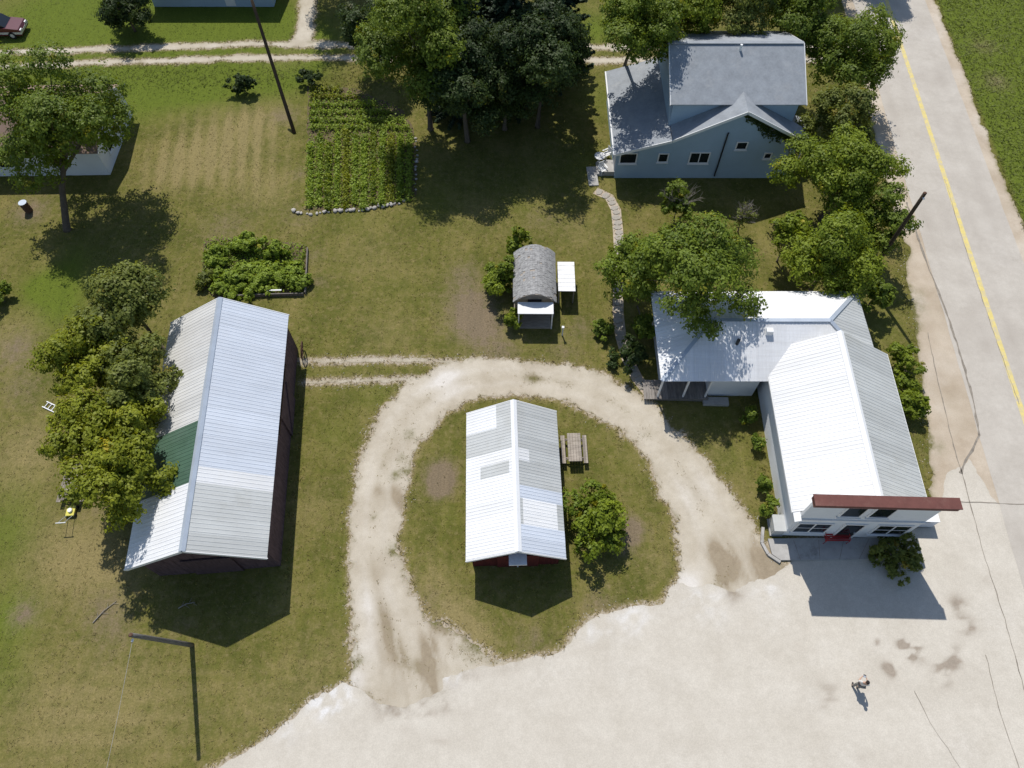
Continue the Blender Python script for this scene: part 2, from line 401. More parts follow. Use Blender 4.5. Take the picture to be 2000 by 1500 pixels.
LANE = [GP([(-260, 116), (0, 103), (200, 96), (350, 91), (500, 86), (640, 88), (900, 90), (1140, 92), (1300, 92), (1700, 90)]),
        GP([(-260, 148), (0, 131), (200, 122), (350, 118), (480, 113), (640, 113), (900, 116), (1140, 117), (1300, 118), (1700, 118)])]
SPUR = GP([(606, -60), (600, 20), (596, 60), (585, 82)])
ROAD_C = [(-.5, 0), (1, 0)]
def road_x(Y): return 0.0638 * Y + 30.80          # centre line east of the store
def f_lot(x, y):
    return sdf_poly(x, y, LOT) + fbm(x, y, .9, 3) * .28 + fbm(x, y, 3.5, 9) * .13
def f_drive(x, y):
    d = np.minimum(sdf_poly(x, y, DRIVE_OUT), -sdf_poly(x, y, DRIVE_IN))
    n = fbm(x, y, .7, 21) * .42 + fbm(x, y, 3.0, 31) * .42
    d = d + n
    for t in TRACKS_BARN: d = np.maximum(d, sdf_line(x, y, t, .24) + fbm(x, y, 2.2, 41) * .22)
    return d
def f_lane(x, y):
    d = np.maximum(sdf_line(x, y, LANE[0], .62), sdf_line(x, y, LANE[1], .62))
    d = np.maximum(d, sdf_line(x, y, SPUR, 1.5))
    return d + fbm(x, y, .8, 51) * .3 + fbm(x, y, 3, 52) * .22
def f_road(x, y):
    r = road_x(y); return np.minimum(x - (r - 3.15), (r + 3.6) - x) + fbm(x, y, .6, 61) * .07
def f_shoulder(x, y):
    r = road_x(y)
    left = np.interp(y, [-20, 10, 14, 17, 20, 24, 28, 32, 34, 38, 44, 60, 90], [8, 6, 7.4, 6.6, 6.3, 5.6, 5.4, 5.0, 4.4, 4.6, 4.6, 4.2, 4.2])
    return np.minimum(x - (r - left), (r + 4.55) - x) + fbm(x, y, .9, 71) * .35 + fbm(x, y, 3.2, 72) * .22
EARTH = [(915, 590, 2.0, .7), (935, 640, 2.0, .85), (905, 530, 1.4, .5), (985, 690, 1.4, .5), (1100, 690, 1.4, .5), (1135, 640, 1.0, .5), (1235, 1030, .9, .9), (1215, 1060, 1.0, .8), (862, 925, 1.1, 1.1),
         (860, 955, .8, .8), (60, 412, 1.6, .8), (555, 225, 1.3, .7), (585, 340, 1.0, .5), (590, 420, 1.6, .45), (440, 445, 2.2, .5), (205, 1190, 1.5, .6), (45, 1200, .9, .8), (30, 680, 1.6, .7), (40, 760, 1.8, .5), (612, 500, .9, .5), (620, 550, .8, .5),
         (360, 1215, .8, .4), (1170, 1180, 1.2, .6), (1040, 1250, 1.2, .5), (1060, 430, 1.6, .4), (1920, 90, 1.4, .5), (1945, 160, 1.3, .6), (200, 990, 1.6, .4), (820, 1180, 1.4, .5), (230, 1250, 1.3, .35)]
LUSH = [(20, 1050, 2.4, .7), (20, 1200, 2.0, .8), (10, 1330, 2.0, .55), (30, 950, 2.0, .4), (150, 500, 1.8, .45), (130, 560, 2.6, .6), (110, 620, 2.4, .5), (70, 560, 1.6, .6), (640, 730, 2.0, .35), (740, 770, 1.6, .4),
        (330, 60, 9, .8), (100, 40, 9, .8), (520, 60, 6, .8), (620, 90, 3, .5), (1160, 60, 4, .8), (1170, 190, 3, .5), (560, 150, 4, .7), (400, 165, 4, .6), (300, 150, 4, .6), (100, 160, 5, .5), (860, 400, 2.4, .45), (700, 430, 2.2, .3), (1020, 390, 2.2, .35),
        (650, 850, 1.6, .4), (670, 1150, 1.4, .45), (1230, 900, 1.3, .25), (880, 1010, 1.0, .4), (890, 880, 1.0, .3), (1400, 800, 1.2, .4), (1430, 900, 1.2, .35), (780, 560, 2.0, .25), (1500, 470, 2, .3), (270, 230, 2, .3), (1720, 640, 1.6, .4), (1160, 320, 2.5, .5)]
DRY = [(60, 880, 3.4, .75), (130, 1080, 3.4, .75), (80, 1400, 4, .5), (280, 1400, 4, .45), (430, 300, 3.4, .55), (500, 230, 2.6, .5), (330, 330, 3, .45), (520, 380, 2.6, .5), (240, 1120, 2.4, .5), (600, 1000, 2, .55), (650, 1280, 2, .4), (540, 1380, 2.6, .45), (1400, 870, 1.6, .4), (1450, 960, 1.4, .4),
       (760, 650, 2.4, .45), (720, 500, 3, .4), (940, 420, 2.4, .4), (1130, 450, 2.2, .45), (880, 1200, 1.6, .7), (930, 1260, 1.4, .7), (850, 1120, 1.2, .4), (1280, 1100, 1.2, .4), (560, 110, 2.2, .5), (1510, 490, 1.6, .5), (20, 660, 2.4, .6), (160, 700, 2, .4)]
def blobs(x, y, L):
    t = np.zeros(np.shape(x))
    for px, py, r, v in L:
        cx, cy = G(px, py); t = t + v * np.exp(-((x - cx) ** 2 + (y - cy) ** 2) / (r * r))
    return t
def cover(x, y, rgba=False):
    e = blobs(x, y, EARTH); l = blobs(x, y, LUSH); d = blobs(x, y, DRY)
    r = road_x(y)
    l = np.maximum(l, np.clip((x - (r + 4.4)) / .6, 0, 1))           # field beyond the road
    l = np.where(y > 66, np.maximum(l, .7), l)
    fd = f_drive(x, y); fl = np.maximum(f_lane(x, y), f_lot(x, y))
    rim = np.clip(1 + np.maximum(fd, fl) / .55, 0, 1)                # trampled rim along gravel
    d = np.maximum(d, rim * .9); e = np.maximum(e, np.clip(1 + np.maximum(fd, fl) / .28, 0, 1) * .75)
    # mower stripes on the plot west of the vegetable garden
    sx, sy = G(430, 290); st = np.exp(-(((x - sx) / 6.5) ** 4 + ((y - sy) / 5) ** 4))
    d = d + st * .6 * (np.sin((x + .18 * y + fbm(x, y, .12, 171) * .5) * 2 * math.pi / 1.25) * .5 + .5)
    si = sdf_poly(x, y, DRIVE_IN); d = d + (si > 0) * .3 * np.exp(-(si / 2.2) ** 2) * (np.sin((si + fbm(x, y, .3, 181) * .25) * 2 * math.pi / .75) * .5 + .5)
    sx, sy = G(280, 1380); st = np.exp(-(((x - sx) / 7) ** 4 + ((y - sy) / 3.2) ** 4))
    d = d + st * .16 * (np.sin((y + fbm(x, y, .1, 172) * .8) * 2 * math.pi / 1.1) * .5 + .5)
    if rgba:
        fm = np.maximum(fd, fl); gr = np.clip(1 + fm / .8, 0, 1) ** 1.5
        return np.stack([np.clip(l, 0, 1), np.clip(d, 0, 1), np.clip(e, 0, 1), gr], -1)
    return np.stack([np.clip(l, 0, 1), np.clip(d, 0, 1), np.clip(e, 0, 1)], -1)

def axis(a, b, step, far):
    core = np.arange(a, b + step, step); out = [core[0] - d for d in (far, far * .4, far * .15, far * .06, far * .02, far * .008)]
    return np.array(out + list(core) + [core[-1] + d for d in (far * .008, far * .02, far * .06, far * .15, far * .4, far)])
gx = axis(-56, 58, .3, 900); gy = axis(-6, 76, .3, 900)
X, Y = np.meshgrid(gx, gy); V = np.stack([X.ravel(), Y.ravel(), np.zeros(X.size)], -1)
ii = np.arange(X.size).reshape(X.shape)
F = np.stack([ii[:-1, :-1].ravel(), ii[:-1, 1:].ravel(), ii[1:, 1:].ravel(), ii[1:, :-1].ravel()], -1)
tag(np_mesh('ground', V, F, M['ground'], col=cover(V[:, 0], V[:, 1], True)), kind='structure')

def dcol(x, y):
    dirt = blobs(x, y, [(740, 1300, 1.6, .5), (790, 1200, 1.6, .5), (850, 1260, 2.0, .75), (820, 1340, 1.6, .7), (880, 1225, 1.2, .5), (745, 1120, 1.0, .5), (765, 960, .8, .8), (770, 990, .7, .7), (1450, 1110, 2.0, .9), (1400, 1080, 1.2, .6), (1490, 1120, 1.4, .6), (1040, 735, .8, .5), (1330, 870, .8, .4), (735, 960, .5, .5)])
    edge = np.clip(.55 - f_drive(x, y), 0, .6)
    do = np.maximum(sdf_poly(x, y, DRIVE_OUT), 0); di = np.maximum(-sdf_poly(x, y, DRIVE_IN), 0); u = do / (do + di + .01)
    dirt = dirt * np.clip(.62 + fbm(x * 1.6 + y * .5, y * .35, 1.0, 161) * 1.1, .12, 1.2)
    tr = np.exp(-((u - .28) / .11) ** 2) + np.exp(-((u - .70) / .11) ** 2); tr = tr * (.6 + .4 * fbm(x, y, .5, 141))
    mid = np.exp(-((u - .49) / .10) ** 2) * np.clip(.4 + fbm(x, y, .6, 142), 0, 1); dirt = dirt + .45 * mid
    wh = blobs(x, y, [(870, 745, 1.3, .7), (720, 1180, 1.0, .4), (700, 1270, 1.0, .5), (1360, 960, 1.2, .35), (1330, 1130, 1.0, .5)])
    weeds = blobs(x, y, [(800, 850, .45, .6), (785, 895, .45, .5), (770, 930, .4, .6), (730, 1010, .35, .4), (1040, 740, .5, .5), (765, 1075, .5, .5), (790, 920, .4, .5), (700, 1290, .5, .5), (1260, 850, .4, .4), (870, 1200, 1.0, .45), (920, 1270, .9, .5)]) + np.clip(.3 - f_drive(x, y), 0, .3) * 1.4 + .3 * mid
    return np.stack([np.clip(dirt + edge * .6, 0, 1), np.clip(wh + .4 * tr + blobs(x, y, [(690, 1335, .8, .8), (1345, 1150, .8, .6)]), 0, 1), np.clip(weeds, 0, 1)], -1)
def lcol(x, y):
    dirt = blobs(x, y, [(1770, 1265, .55, .9), (1790, 1272, .5, .8), (1740, 1305, .6, .7), (1760, 1300, .5, .4), (1890, 1225, .7, .6), (1870, 1180, .6, .5), (1715, 1255, .25, .8), (1850, 1300, .7, .5), (1620, 1360, .8, .35), (1870, 1280, .5, .4), (1840, 1320, .6, .35), (1560, 1395, .7, .25), (1700, 1490, .8, .3), (1900, 1120, 1.0, .35)])
    wh = blobs(x, y, [(660, 1355, 1.1, .8), (625, 1375, .9, .7), (885, 1315, .6, 1.1), (1370, 1165, 1.5, .6), (1240, 1205, 1.2, .7), (1500, 1150, 1.1, .5), (1160, 1230, 1.0, .6), (560, 1420, 1.0, .5)])
    wh = wh * np.clip(.7 + fbm(x, y, 2.6, 153) * 1.8, .1, 1.3)
    dirt = dirt * 1.5 * np.clip(.35 + fbm(x * .8 + y * .6, y * 1.5 - x * .4, 1.2, 151) * 2.2, 0, 1.2)
    dirt = dirt + blobs(x, y, [(745, 1372, .9, .5), (790, 1388, 1.1, .55), (840, 1376, 1.0, .5), (880, 1350, .8, .4), (930, 1318, .8, .5), (1000, 1305, .7, .4), (1430, 1160, .8, .7)]) * np.clip(.6 + fbm(x, y, 2.4, 152) * 1.2, 0, 1)
    for ln in ([(760, 1380), (900, 1430), (1200, 1440), (1600, 1420), (1900, 1330)], [(1450, 1180), (1550, 1290), (1750, 1345), (1960, 1260)], [(430, 1530), (900, 1475), (1400, 1482), (2000, 1430)], [(800, 1370), (1000, 1340), (1250, 1270), (1480, 1180)]):
        dd = -sdf_line(x, y, GP(ln), 0.0); dirt = dirt + .26 * np.exp(-((dd - .75) / .22) ** 2) * np.clip(.45 + fbm(x, y, .45, 191), 0, 1)
    wh = wh * .75 + np.clip(fbm(x, y, .35, 192) * .4, 0, .2)
    edge = np.clip(.4 - f_lot(x, y), 0, .4)
    return np.stack([np.clip(dirt + edge * .3, 0, 1), np.clip(wh, 0, 1), np.clip(edge * .5, 0, 1)], -1)
def scol(x, y):
    dirt = fbm(x, y, .5, 81) * .5 + .25
    weeds = np.clip(.4 - f_shoulder(x, y), 0, .4) * 1.6 + blobs(x, y, [(1790, 600, .9, .5), (1785, 640, .7, .5), (1830, 870, .6, .5), (1795, 570, .6, .4), (1830, 1060, .6, .3)])
    return np.stack([np.clip(dirt, 0, 1), np.clip(fbm(x, y, .4, 83), 0, .5), np.clip(weeds, 0, 1)], -1)
def zcol(x, y):
    r = x - road_x(y)
    tr = np.exp(-((np.abs(np.abs(r) - 1.7) - .75) / .35) ** 2)
    return np.stack([np.clip(fbm(x, y, .3, 91) * .5 + .1 + .2 * tr, 0, 1), np.clip(fbm(x, y, .25, 92) * .5, 0, .6), np.zeros(x.shape)], -1)
def lanecol(x, y): return np.stack([np.clip(fbm(x, y, .5, 95) * .6, 0, 1), np.clip(fbm(x, y, .3, 96), 0, .6), np.clip(.3 - f_lane(x, y), 0, .3) * 1.6], -1)

field_sheet('back_lane', f_lane, (-54, 40, 50, 72), .17, .006, M['drive'], colfn=lanecol)
field_sheet('gravel_drive', f_drive, (-16, 19, -2, 30), .12, .008, M['drive'], colfn=dcol)
field_sheet('road_shoulder', f_shoulder, (18, 46, -24, 110), .24, .012, M['shoulder'], colfn=scol)
field_sheet('paved_yard', f_lot, (-28, 36, -22, 18), .17, .016, M['lot'], colfn=lcol)
road = field_sheet('road', f_road, (22, 48, -26, 140), .3, .020, M['road'], colfn=zcol)

def strip(name, pts, wd, z, mat, parent=None, jag=0.0):
    mb = MB(); P = [Vector((a, b, 0)) for a, b in pts]; L = []; Rr = []
    for i, p in enumerate(P):
        d = (P[min(i + 1, len(P) - 1)] - P[max(i - 1, 0)]).normalized(); n = Vector((-d.y, d.x, 0))
        k = wd / 2 * (1 + random.uniform(-jag, jag)); L.append(p + n * k); Rr.append(p - n * k)
    vs = [(q.x, q.y, z) for q in L] + [(q.x, q.y, z) for q in Rr]; n = len(P)
    mb.add(vs, [(n + i, n + i + 1, i + 1, i) for i in range(n - 1)])
    return mb.build(name, mat, parent)
strip('yellow_line', [(road_x(yy), yy) for yy in range(-26, 140, 2)], .34, .025, M['yellow'], road)
def dense(px, step=.4, amp=.03):
    P = [Vector(p) for p in GP(px)]; out = []
    for a, b in zip(P, P[1:]):
        n = max(1, int((b - a).length / step))
        for k in range(n):
            q = a.lerp(b, k / n); out.append((q.x + random.uniform(-amp, amp), q.y + random.uniform(-amp, amp)))
    out.append(tuple(P[-1])); return out
for px, wd in (([(1770, 395), (1788, 450), (1812, 520), (1845, 600), (1878, 700), (1900, 780), (1912, 850)], .11), ([(1912, 850), (1898, 880), (1880, 910), (1876, 925)], .16), ([(1838, 770), (1862, 870), (1880, 930), (1912, 1050), (1930, 1110), (1962, 1210), (2000, 1345), (2040, 1480)], .045),
               ([(1785, 1350), (1815, 1410), (1850, 1460), (1875, 1500)], .022), ([(1925, 1280), (1950, 1380), (1990, 1500)], .025), ([(1870, 980), (2000, 985)], .05),
               ([(1812, 650), (1826, 720), (1838, 770)], .05), ([(1845, 350), (1880, 470), (1930, 620), (1990, 790)], .03)):
    strip('pavement_crack', dense(px), wd, .0285, M['crack'], road, .6)
# drain slab beside the road
cx, cy = G(1777, 444); tag(MB().box((cx, cy, .03), (.75, .55, .06), .06).build('drain_slab', M['concrete']), 'small flat concrete drain slab on the road verge below the utility pole', 'slab')

# ------------------------------------------------------------------ roofs and walls
def clip_poly(poly, lo, hi):
    """clip list of (s, d) to lo <= s <= hi"""
    for bound, sign in ((lo, 1), (hi, -1)):
        out = []
        for i in range(len(poly)):
            a, b = poly[i], poly[(i + 1) % len(poly)]
            ia, ib = sign * (a[0] - bound) >= 0, sign * (b[0] - bound) >= 0
            if ia: out.append(a)
            if ia != ib:
                t = (bound - a[0]) / (b[0] - a[0]); out.append((bound, a[1] + (b[1] - a[1]) * t))
        poly = out
        if len(poly) < 3: return []
    return poly
def swap(poly): return [(b, a) for a, b in poly]
def plane_axes(poly):
    P = [Vector(p) for p in poly]; n = (P[1] - P[0]).cross(P[2] - P[0]).normalized()
    if n.z < 0: n = -n
    d = Vector((n.x * n.z, n.y * n.z, n.z * n.z - 1)).normalized()      # down slope
    return P, n, d, n.cross(d)
def metal_roof(poly, parent, pick, wd=.9, rib=.225, lift=.03, name='metal_sheet'):
    """cover a roof plane with ribbed sheets; pick(t along 0..1, index) -> [(upto d fraction, material)]"""
    P, n, d, s = plane_axes(poly); o = P[0]
    q = [((p - o).dot(s), (p - o).dot(d)) for p in P]
    s0, s1 = min(a for a, _ in q), max(a for a, _ in q); d0, d1 = min(b for _, b in q), max(b for _, b in q)
    k = max(1, round((s1 - s0) / wd)); wd = (s1 - s0) / k
    def P3(a, b, h): return o + s * a + d * b + n * h
    for i in range(k):
        a, b = s0 + i * wd, s0 + (i + 1) * wd
        cl = clip_poly(q, a + .001, b - .001)
        if not cl: continue
        prev = d0
        for fr, mt in pick(i / max(1, k - 1), i):
            dd = d0 + (d1 - d0) * fr
            c2 = swap(clip_poly(swap(cl), prev, dd)); 
            lo = prev; prev = dd + .002
            if len(c2) < 3: continue
            mb = MB(); h = lift + .004 * (i % 2) + random.uniform(0, .003)
            mb.prism([P3(x, y, h) for x, y in c2], n, .012)
            r = a + rib / 2
            while r < b - .02:
                ln = clip_poly(c2, r - .02, r + .02)
                if len(ln) >= 3:
                    ys = [y for _, y in ln]; y0, y1 = min(ys) + .01, max(ys) - .01
                    if y1 - y0 > .1:
                        base = [P3(r - .028, y0, h), P3(r + .028, y0, h), P3(r + .028, y1, h), P3(r - .028, y1, h)]
                        top = [P3(r - .012, y0, h + .014), P3(r + .012, y0, h + .014), P3(r + .012, y1, h + .014), P3(r - .012, y1, h + .014)]
                        mb.add(base + top, [(4, 5, 6, 7), (0, 1, 5, 4), (1, 2, 6, 5), (2, 3, 7, 6), (3, 0, 4, 7)])
                r += rib
            mb.build(name, mt, parent)
def lap_wall(poly, parent, mat, course=.18, name='siding', vertical=False, thick=.022, mb=None):
    """boards covering a wall polygon (points in order, vertical plane): real laps, one mesh"""
    P = [Vector(p) for p in poly]; n = (P[1] - P[0]).cross(P[2] - P[0]).normalized(); o = P[0]
    u = Vector((0, 0, 1)); s = u.cross(n).normalized()
    q = [((p - o).dot(u), (p - o).dot(s)) for p in P]
    if vertical: q = swap(q)
    a0, a1 = min(a for a, _ in q), max(a for a, _ in q)
    own = mb is None; mb = mb or MB()
    k = max(1, round((a1 - a0) / course)); c = (a1 - a0) / k
    for i in range(k):
        cl = clip_poly(q, a0 + i * c + .001, a0 + (i + 1) * c - .001)
        if len(cl) < 3: continue
        h = random.uniform(0, .012) if vertical else 0
        pts = []
        for x, y in cl:
            up, al = (y, x) if vertical else (x, y)
            t = h if vertical else thick * (1 - (x - a0 - i * c) / c)
            pts.append(o + u * up + s * al + n * (t + .004))
        mb.prism(pts, n, .03)
    if own:
        ob = mb.build(name, mat, parent); ob['kind'] = 'stuff'; return ob
def window(parent, c, nrm, wd, ht, panes=1, fr=.09, name='window', sill=True, frame=None):
    """window proud of a wall; nrm one of 's','e','w'"""
    rz = {'s': 0, 'e': R(90), 'w': R(-90)}[nrm]
    e = bpy.data.objects.new(name, None); 
    Mx = Matrix.Translation(c) @ Matrix.Rotation(rz, 4, 'Z')
    def put(mb, nm, mt, par):
        mb.v = [tuple(Mx @ Vector(v)) for v in mb.v]; return mb.build(nm, mt, par)
    bk = MB().b2(-wd / 2, wd / 2, -.035, .02, -ht / 2, ht / 2)
    o = put(bk, name, M['dark'], parent)
    f = MB()
    f.b2(-wd / 2 - fr, -wd / 2, -.07, .01, -ht / 2 - fr, ht / 2 + fr); f.b2(wd / 2, wd / 2 + fr, -.07, .01, -ht / 2 - fr, ht / 2 + fr)
    f.b2(-wd / 2, wd / 2, -.07, .01, ht / 2, ht / 2 + fr); f.b2(-wd / 2, wd / 2, -.07, .01, -ht / 2 - fr, -ht / 2)
    put(f, 'frame', frame or M['trim'], o)
    pw = wd / panes
    for i in range(panes):
        g = MB().b2(-wd / 2 + i * pw + .03, -wd / 2 + (i + 1) * pw - .03, -.045, -.036, -ht / 2 + .03, ht / 2 - .03); put(g, 'pane', M['glass'], o)
        if i: put(MB().b2(-wd / 2 + i * pw - .035, -wd / 2 + i * pw + .035, -.065, -.036, -ht / 2, ht / 2), 'mullion', frame or M['trim'], o)
    if wd > 1.6: put(MB().b2(-wd / 2 + .0, wd / 2, -.058, -.047, -.02, .02), 'sash_rail', frame or M['trim'], o)
    if sill: put(MB().b2(-wd / 2 - fr - .05, wd / 2 + fr + .05, -.13, -.0, -ht / 2 - fr - .06, -ht / 2 - fr - .001), 'sill', frame or M['trim'], o)
    return o

# ---- big barn
def barn():
    t = thing('barn', 'long barn with patchwork white and green metal roof and dark plank walls', 'barn', (-16.23, 10.52, 0), R(4.75))
    xw, xe, L, ze, zr = -3.75, 3.5, 15.45, 3.2, 5.4
    wx0, wx1, y0, y1 = xw + .35, xe - .22, .5, L - .4
    def zt(x): return ze + (zr - ze) * (1 - (x / xe if x > 0 else x / xw))
    # walls as vertical boards
    mb = MB()
    lap_wall([(wx1, y0, 0), (wx1, y1, 0), (wx1, y1, zt(wx1) - .05), (wx1, y0, zt(wx1) - .05)], t, None, .24, vertical=True, mb=mb)
    lap_wall([(wx0, y1, 0), (wx0, y0, 0), (wx0, y0, zt(wx0) - .05), (wx0, y1, zt(wx0) - .05)], t, None, .24, vertical=True, mb=mb)
    w1 = mb.build('side_boards', M['barnwood'], t); w1['kind'] = 'stuff'
    mb = MB()
    for yy, sgn in ((y0, -1), (y1, 1)):
        pl = [(wx0, yy, 0), (wx1, yy, 0), (wx1, yy, zt(wx1) - .05), (0, yy, zr - .05), (wx0, yy, zt(wx0) - .05)]
        if sgn > 0: pl = [pl[i] for i in (1, 0, 4, 3, 2)]
        lap_wall(pl, t, None, .24, vertical=True, mb=mb)
    w2 = mb.build('gable_boards', M['barnwood'], t); w2['kind'] = 'stuff'
    # sliding door on the east side and a door in the south gable
    d = MB().b2(wx1 + .05, wx1 + .12, 8.6, 11.2, .05, 2.6).build('sliding_door', M['barnwood'], t)
    MB().bar((wx1 + .14, 8.7, .3), (wx1 + .14, 11.1, 2.4), .12, .03).build('door_brace', M['barnwood'], d)
    MB().b2(wx1 + .05, wx1 + .16, 7.4, 12.2, 2.62, 2.72).build('door_track', M['rust'], t)
    g = MB().b2(-1.3, 1.3, y0 - .12, y0 - .05, .05, 2.5).build('gable_door', M['barnwood'], t)
    # roof deck
    mb = MB()
    mb.prism([(0, 0, zr), (0, L, zr), (xw, L, ze), (xw, 0, ze)], (-.5, 0, 1), .06); mb.prism([(0, 0, zr), (xe, 0, ze), (xe, L, ze), (0, L, zr)], (.5, 0, 1), .06)
    rf = mb.build('roof', M['wood_grey'], t)
    def west(tt, i):
        # the plane runs south to north; front bay white, then green, then old beige
        yy = tt * L
        if yy < 3.6: return [(1, M['white_metal'])]
        if yy < 7.6: return [(1, M['green_metal'])]
        return [(1, M['beige_metal'])]
    def east(tt, i):
        yy = tt * L
        if yy < 2.9: return [(1, M['grey_metal'])]
        if yy < 3.6: return [(.62, M['white_metal']), (.88, M['grey_metal']), (1, M['white_metal'])]
        if yy < 4.5: return [(1, M['white_metal'])]
        return [(1, M['pale_metal'])]
    P, n, dd, s = plane_axes([(0, 0, zr), (0, L, zr), (xw, L, ze), (xw, 0, ze)])
    fl = s.y > 0
    metal_roof([(0, 0, zr), (0, L, zr), (xw, L, ze), (xw, 0, ze)], rf, (lambda a, i: west(a if fl else 1 - a, i)))
    P, n, dd, s = plane_axes([(0, 0, zr), (xe, 0, ze), (xe, L, ze), (0, L, zr)]); fl2 = s.y > 0
    metal_roof([(0, 0, zr), (xe, 0, ze), (xe, L, ze), (0, L, zr)], rf, (lambda a, i: east(a if fl2 else 1 - a, i)))
    cap = MB()
    for k in range(5):
        a, b = k * L / 5 - .03, (k + 1) * L / 5 + .03
        cap.prism([(0, a, zr + .085 + .006 * (k % 2)), (0, b, zr + .085 + .006 * (k % 2)), (-.17, b, zr - .015), (-.17, a, zr - .015)], (-.5, 0, 1), .012)
        cap.prism([(0, a, zr + .085 + .006 * (k % 2)), (.17, a, zr - .022), (.17, b, zr - .022), (0, b, zr + .085 + .006 * (k % 2))], (.5, 0, 1), .012)
    cap.build('ridge_cap', M['galv'], rf)
    for x0, z0, x1, z1 in ((0, zr, xw, ze), (0, zr, xe, ze)):
        for yy in (-.035, L + .035):
            MB().bar((x0, yy, z0 - .06), (x1, yy, z1 - .06), .05, .2).build('barge_board', M['trim'], rf)
    for k in range(4):
        MB().bar((0, .02, zr - .15 - .01), (0, .5, zr - .16), .1, .14).build('rafter_tail', M['barnwood'], rf) if k == 0 else None
    return t
barn()

# ---- shed in the middle of the drive loop
def shed():
    t = thing('shed', 'small red shed with patched white metal roof inside the gravel loop', 'shed', (.33, 11.0, 0), R(1.6))
    xw, xe, L, ze, zr = -2.78, 2.55, 8.85, 2.2, 3.75
    a, b, y0, y1 = xw + .28, xe - .28, .35, L - .3
    def zt(x): return ze + (zr - ze) * (1 - (x / xe if x > 0 else x / xw)) - .05
    mb = MB()
    lap_wall([(b, y0, 0), (b, y1, 0), (b, y1, zt(b)), (b, y0, zt(b))], t, None, .22, vertical=True, mb=mb)
    lap_wall([(a, y1, 0), (a, y0, 0), (a, y0, zt(a)), (a, y1, zt(a))], t, None, .22, vertical=True, mb=mb)
    lap_wall([(a, y0, 0), (b, y0, 0), (b, y0, zt(b)), (0, y0, zr - .05), (a, y0, zt(a))], t, None, .22, vertical=True, mb=mb)
    lap_wall([(b, y1, 0), (a, y1, 0), (a, y1, zt(a)), (0, y1, zr - .05), (b, y1, zt(b))], t, None, .22, vertical=True, mb=mb)
    w = mb.build('wall_boards', M['shedred'], t); w['kind'] = 'stuff'
    d = MB().b2(-1.15, 1.15, y0 - .11, y0 - .05, .04, 2.05).build('double_door', M['shedred'], t)
    MB().b2(-.03, .03, y0 - .14, y0 - .112, .04, 2.05).build('door_strip', M['trim'], d)
    MB().b2(-.5, .45, y0 - .75, y0 - .05, 2.5, 2.62).build('door_hood', M['white_paint'], t)
    mb = MB(); W = [(0, 0, zr), (0, L, zr), (xw, L, ze), (xw, 0, ze)]; Ea = [(0, 0, zr), (xe, 0, ze), (xe, L, ze), (0, L, zr)]
    mb.prism(W, (-.5, 0, 1), .05); mb.prism(Ea, (.5, 0, 1), .05)
    rf = mb.build('roof', M['wood_grey'], t)
    wm, gm, sm, pm = M['white_metal'], M['grey_metal'], M['store_metal'], M['pale_metal']
    def west(tt):
        y = tt * L
        if y > 7.35: return [(.36, gm), (1, wm)]
        if y > 5.9: return [(1, gm)]
        if y > 5.0: return [(1, wm)]
        if y > 4.1: return [(.12, wm), (.7, gm), (1, wm)]
        return [(1, sm)]
    def east(tt):
        y = tt * L
        if 1.55 < y < 2.6: return [(.12, gm), (.86, sm), (1, gm)]
        if 5.2 < y < 6.0: return [(.3, sm), (1, gm)]
        return [(1, gm if y > 4 else pm)]
    fl = plane_axes(W)[3].y > 0; metal_roof(W, rf, lambda q, i: west(q if fl else 1 - q), wd=.75, rib=.19)
    fl2 = plane_axes(Ea)[3].y > 0; metal_roof(Ea, rf, lambda q, i: east(q if fl2 else 1 - q), wd=.75, rib=.19)
    cap = MB()
    cap.prism([(0, -.03, zr + .09), (0, L + .03, zr + .09), (-.18, L + .03, zr - .035), (-.18, -.03, zr - .035)], (-.5, 0, 1), .01)
    cap.prism([(0, -.03, zr + .09), (.18, -.03, zr - .04), (.18, L + .03, zr - .04), (0, L + .03, zr + .09)], (.5, 0, 1), .01)
    cap.build('ridge_cap', M['white_cap'], rf)
    for x1 in (xw, xe):
        for yy in (-.03, L + .03): MB().bar((0, yy, zr - .05), (x1, yy, ze - .05), .04, .16).build('barge_board', M['trim'], rf)
    return t
shed()

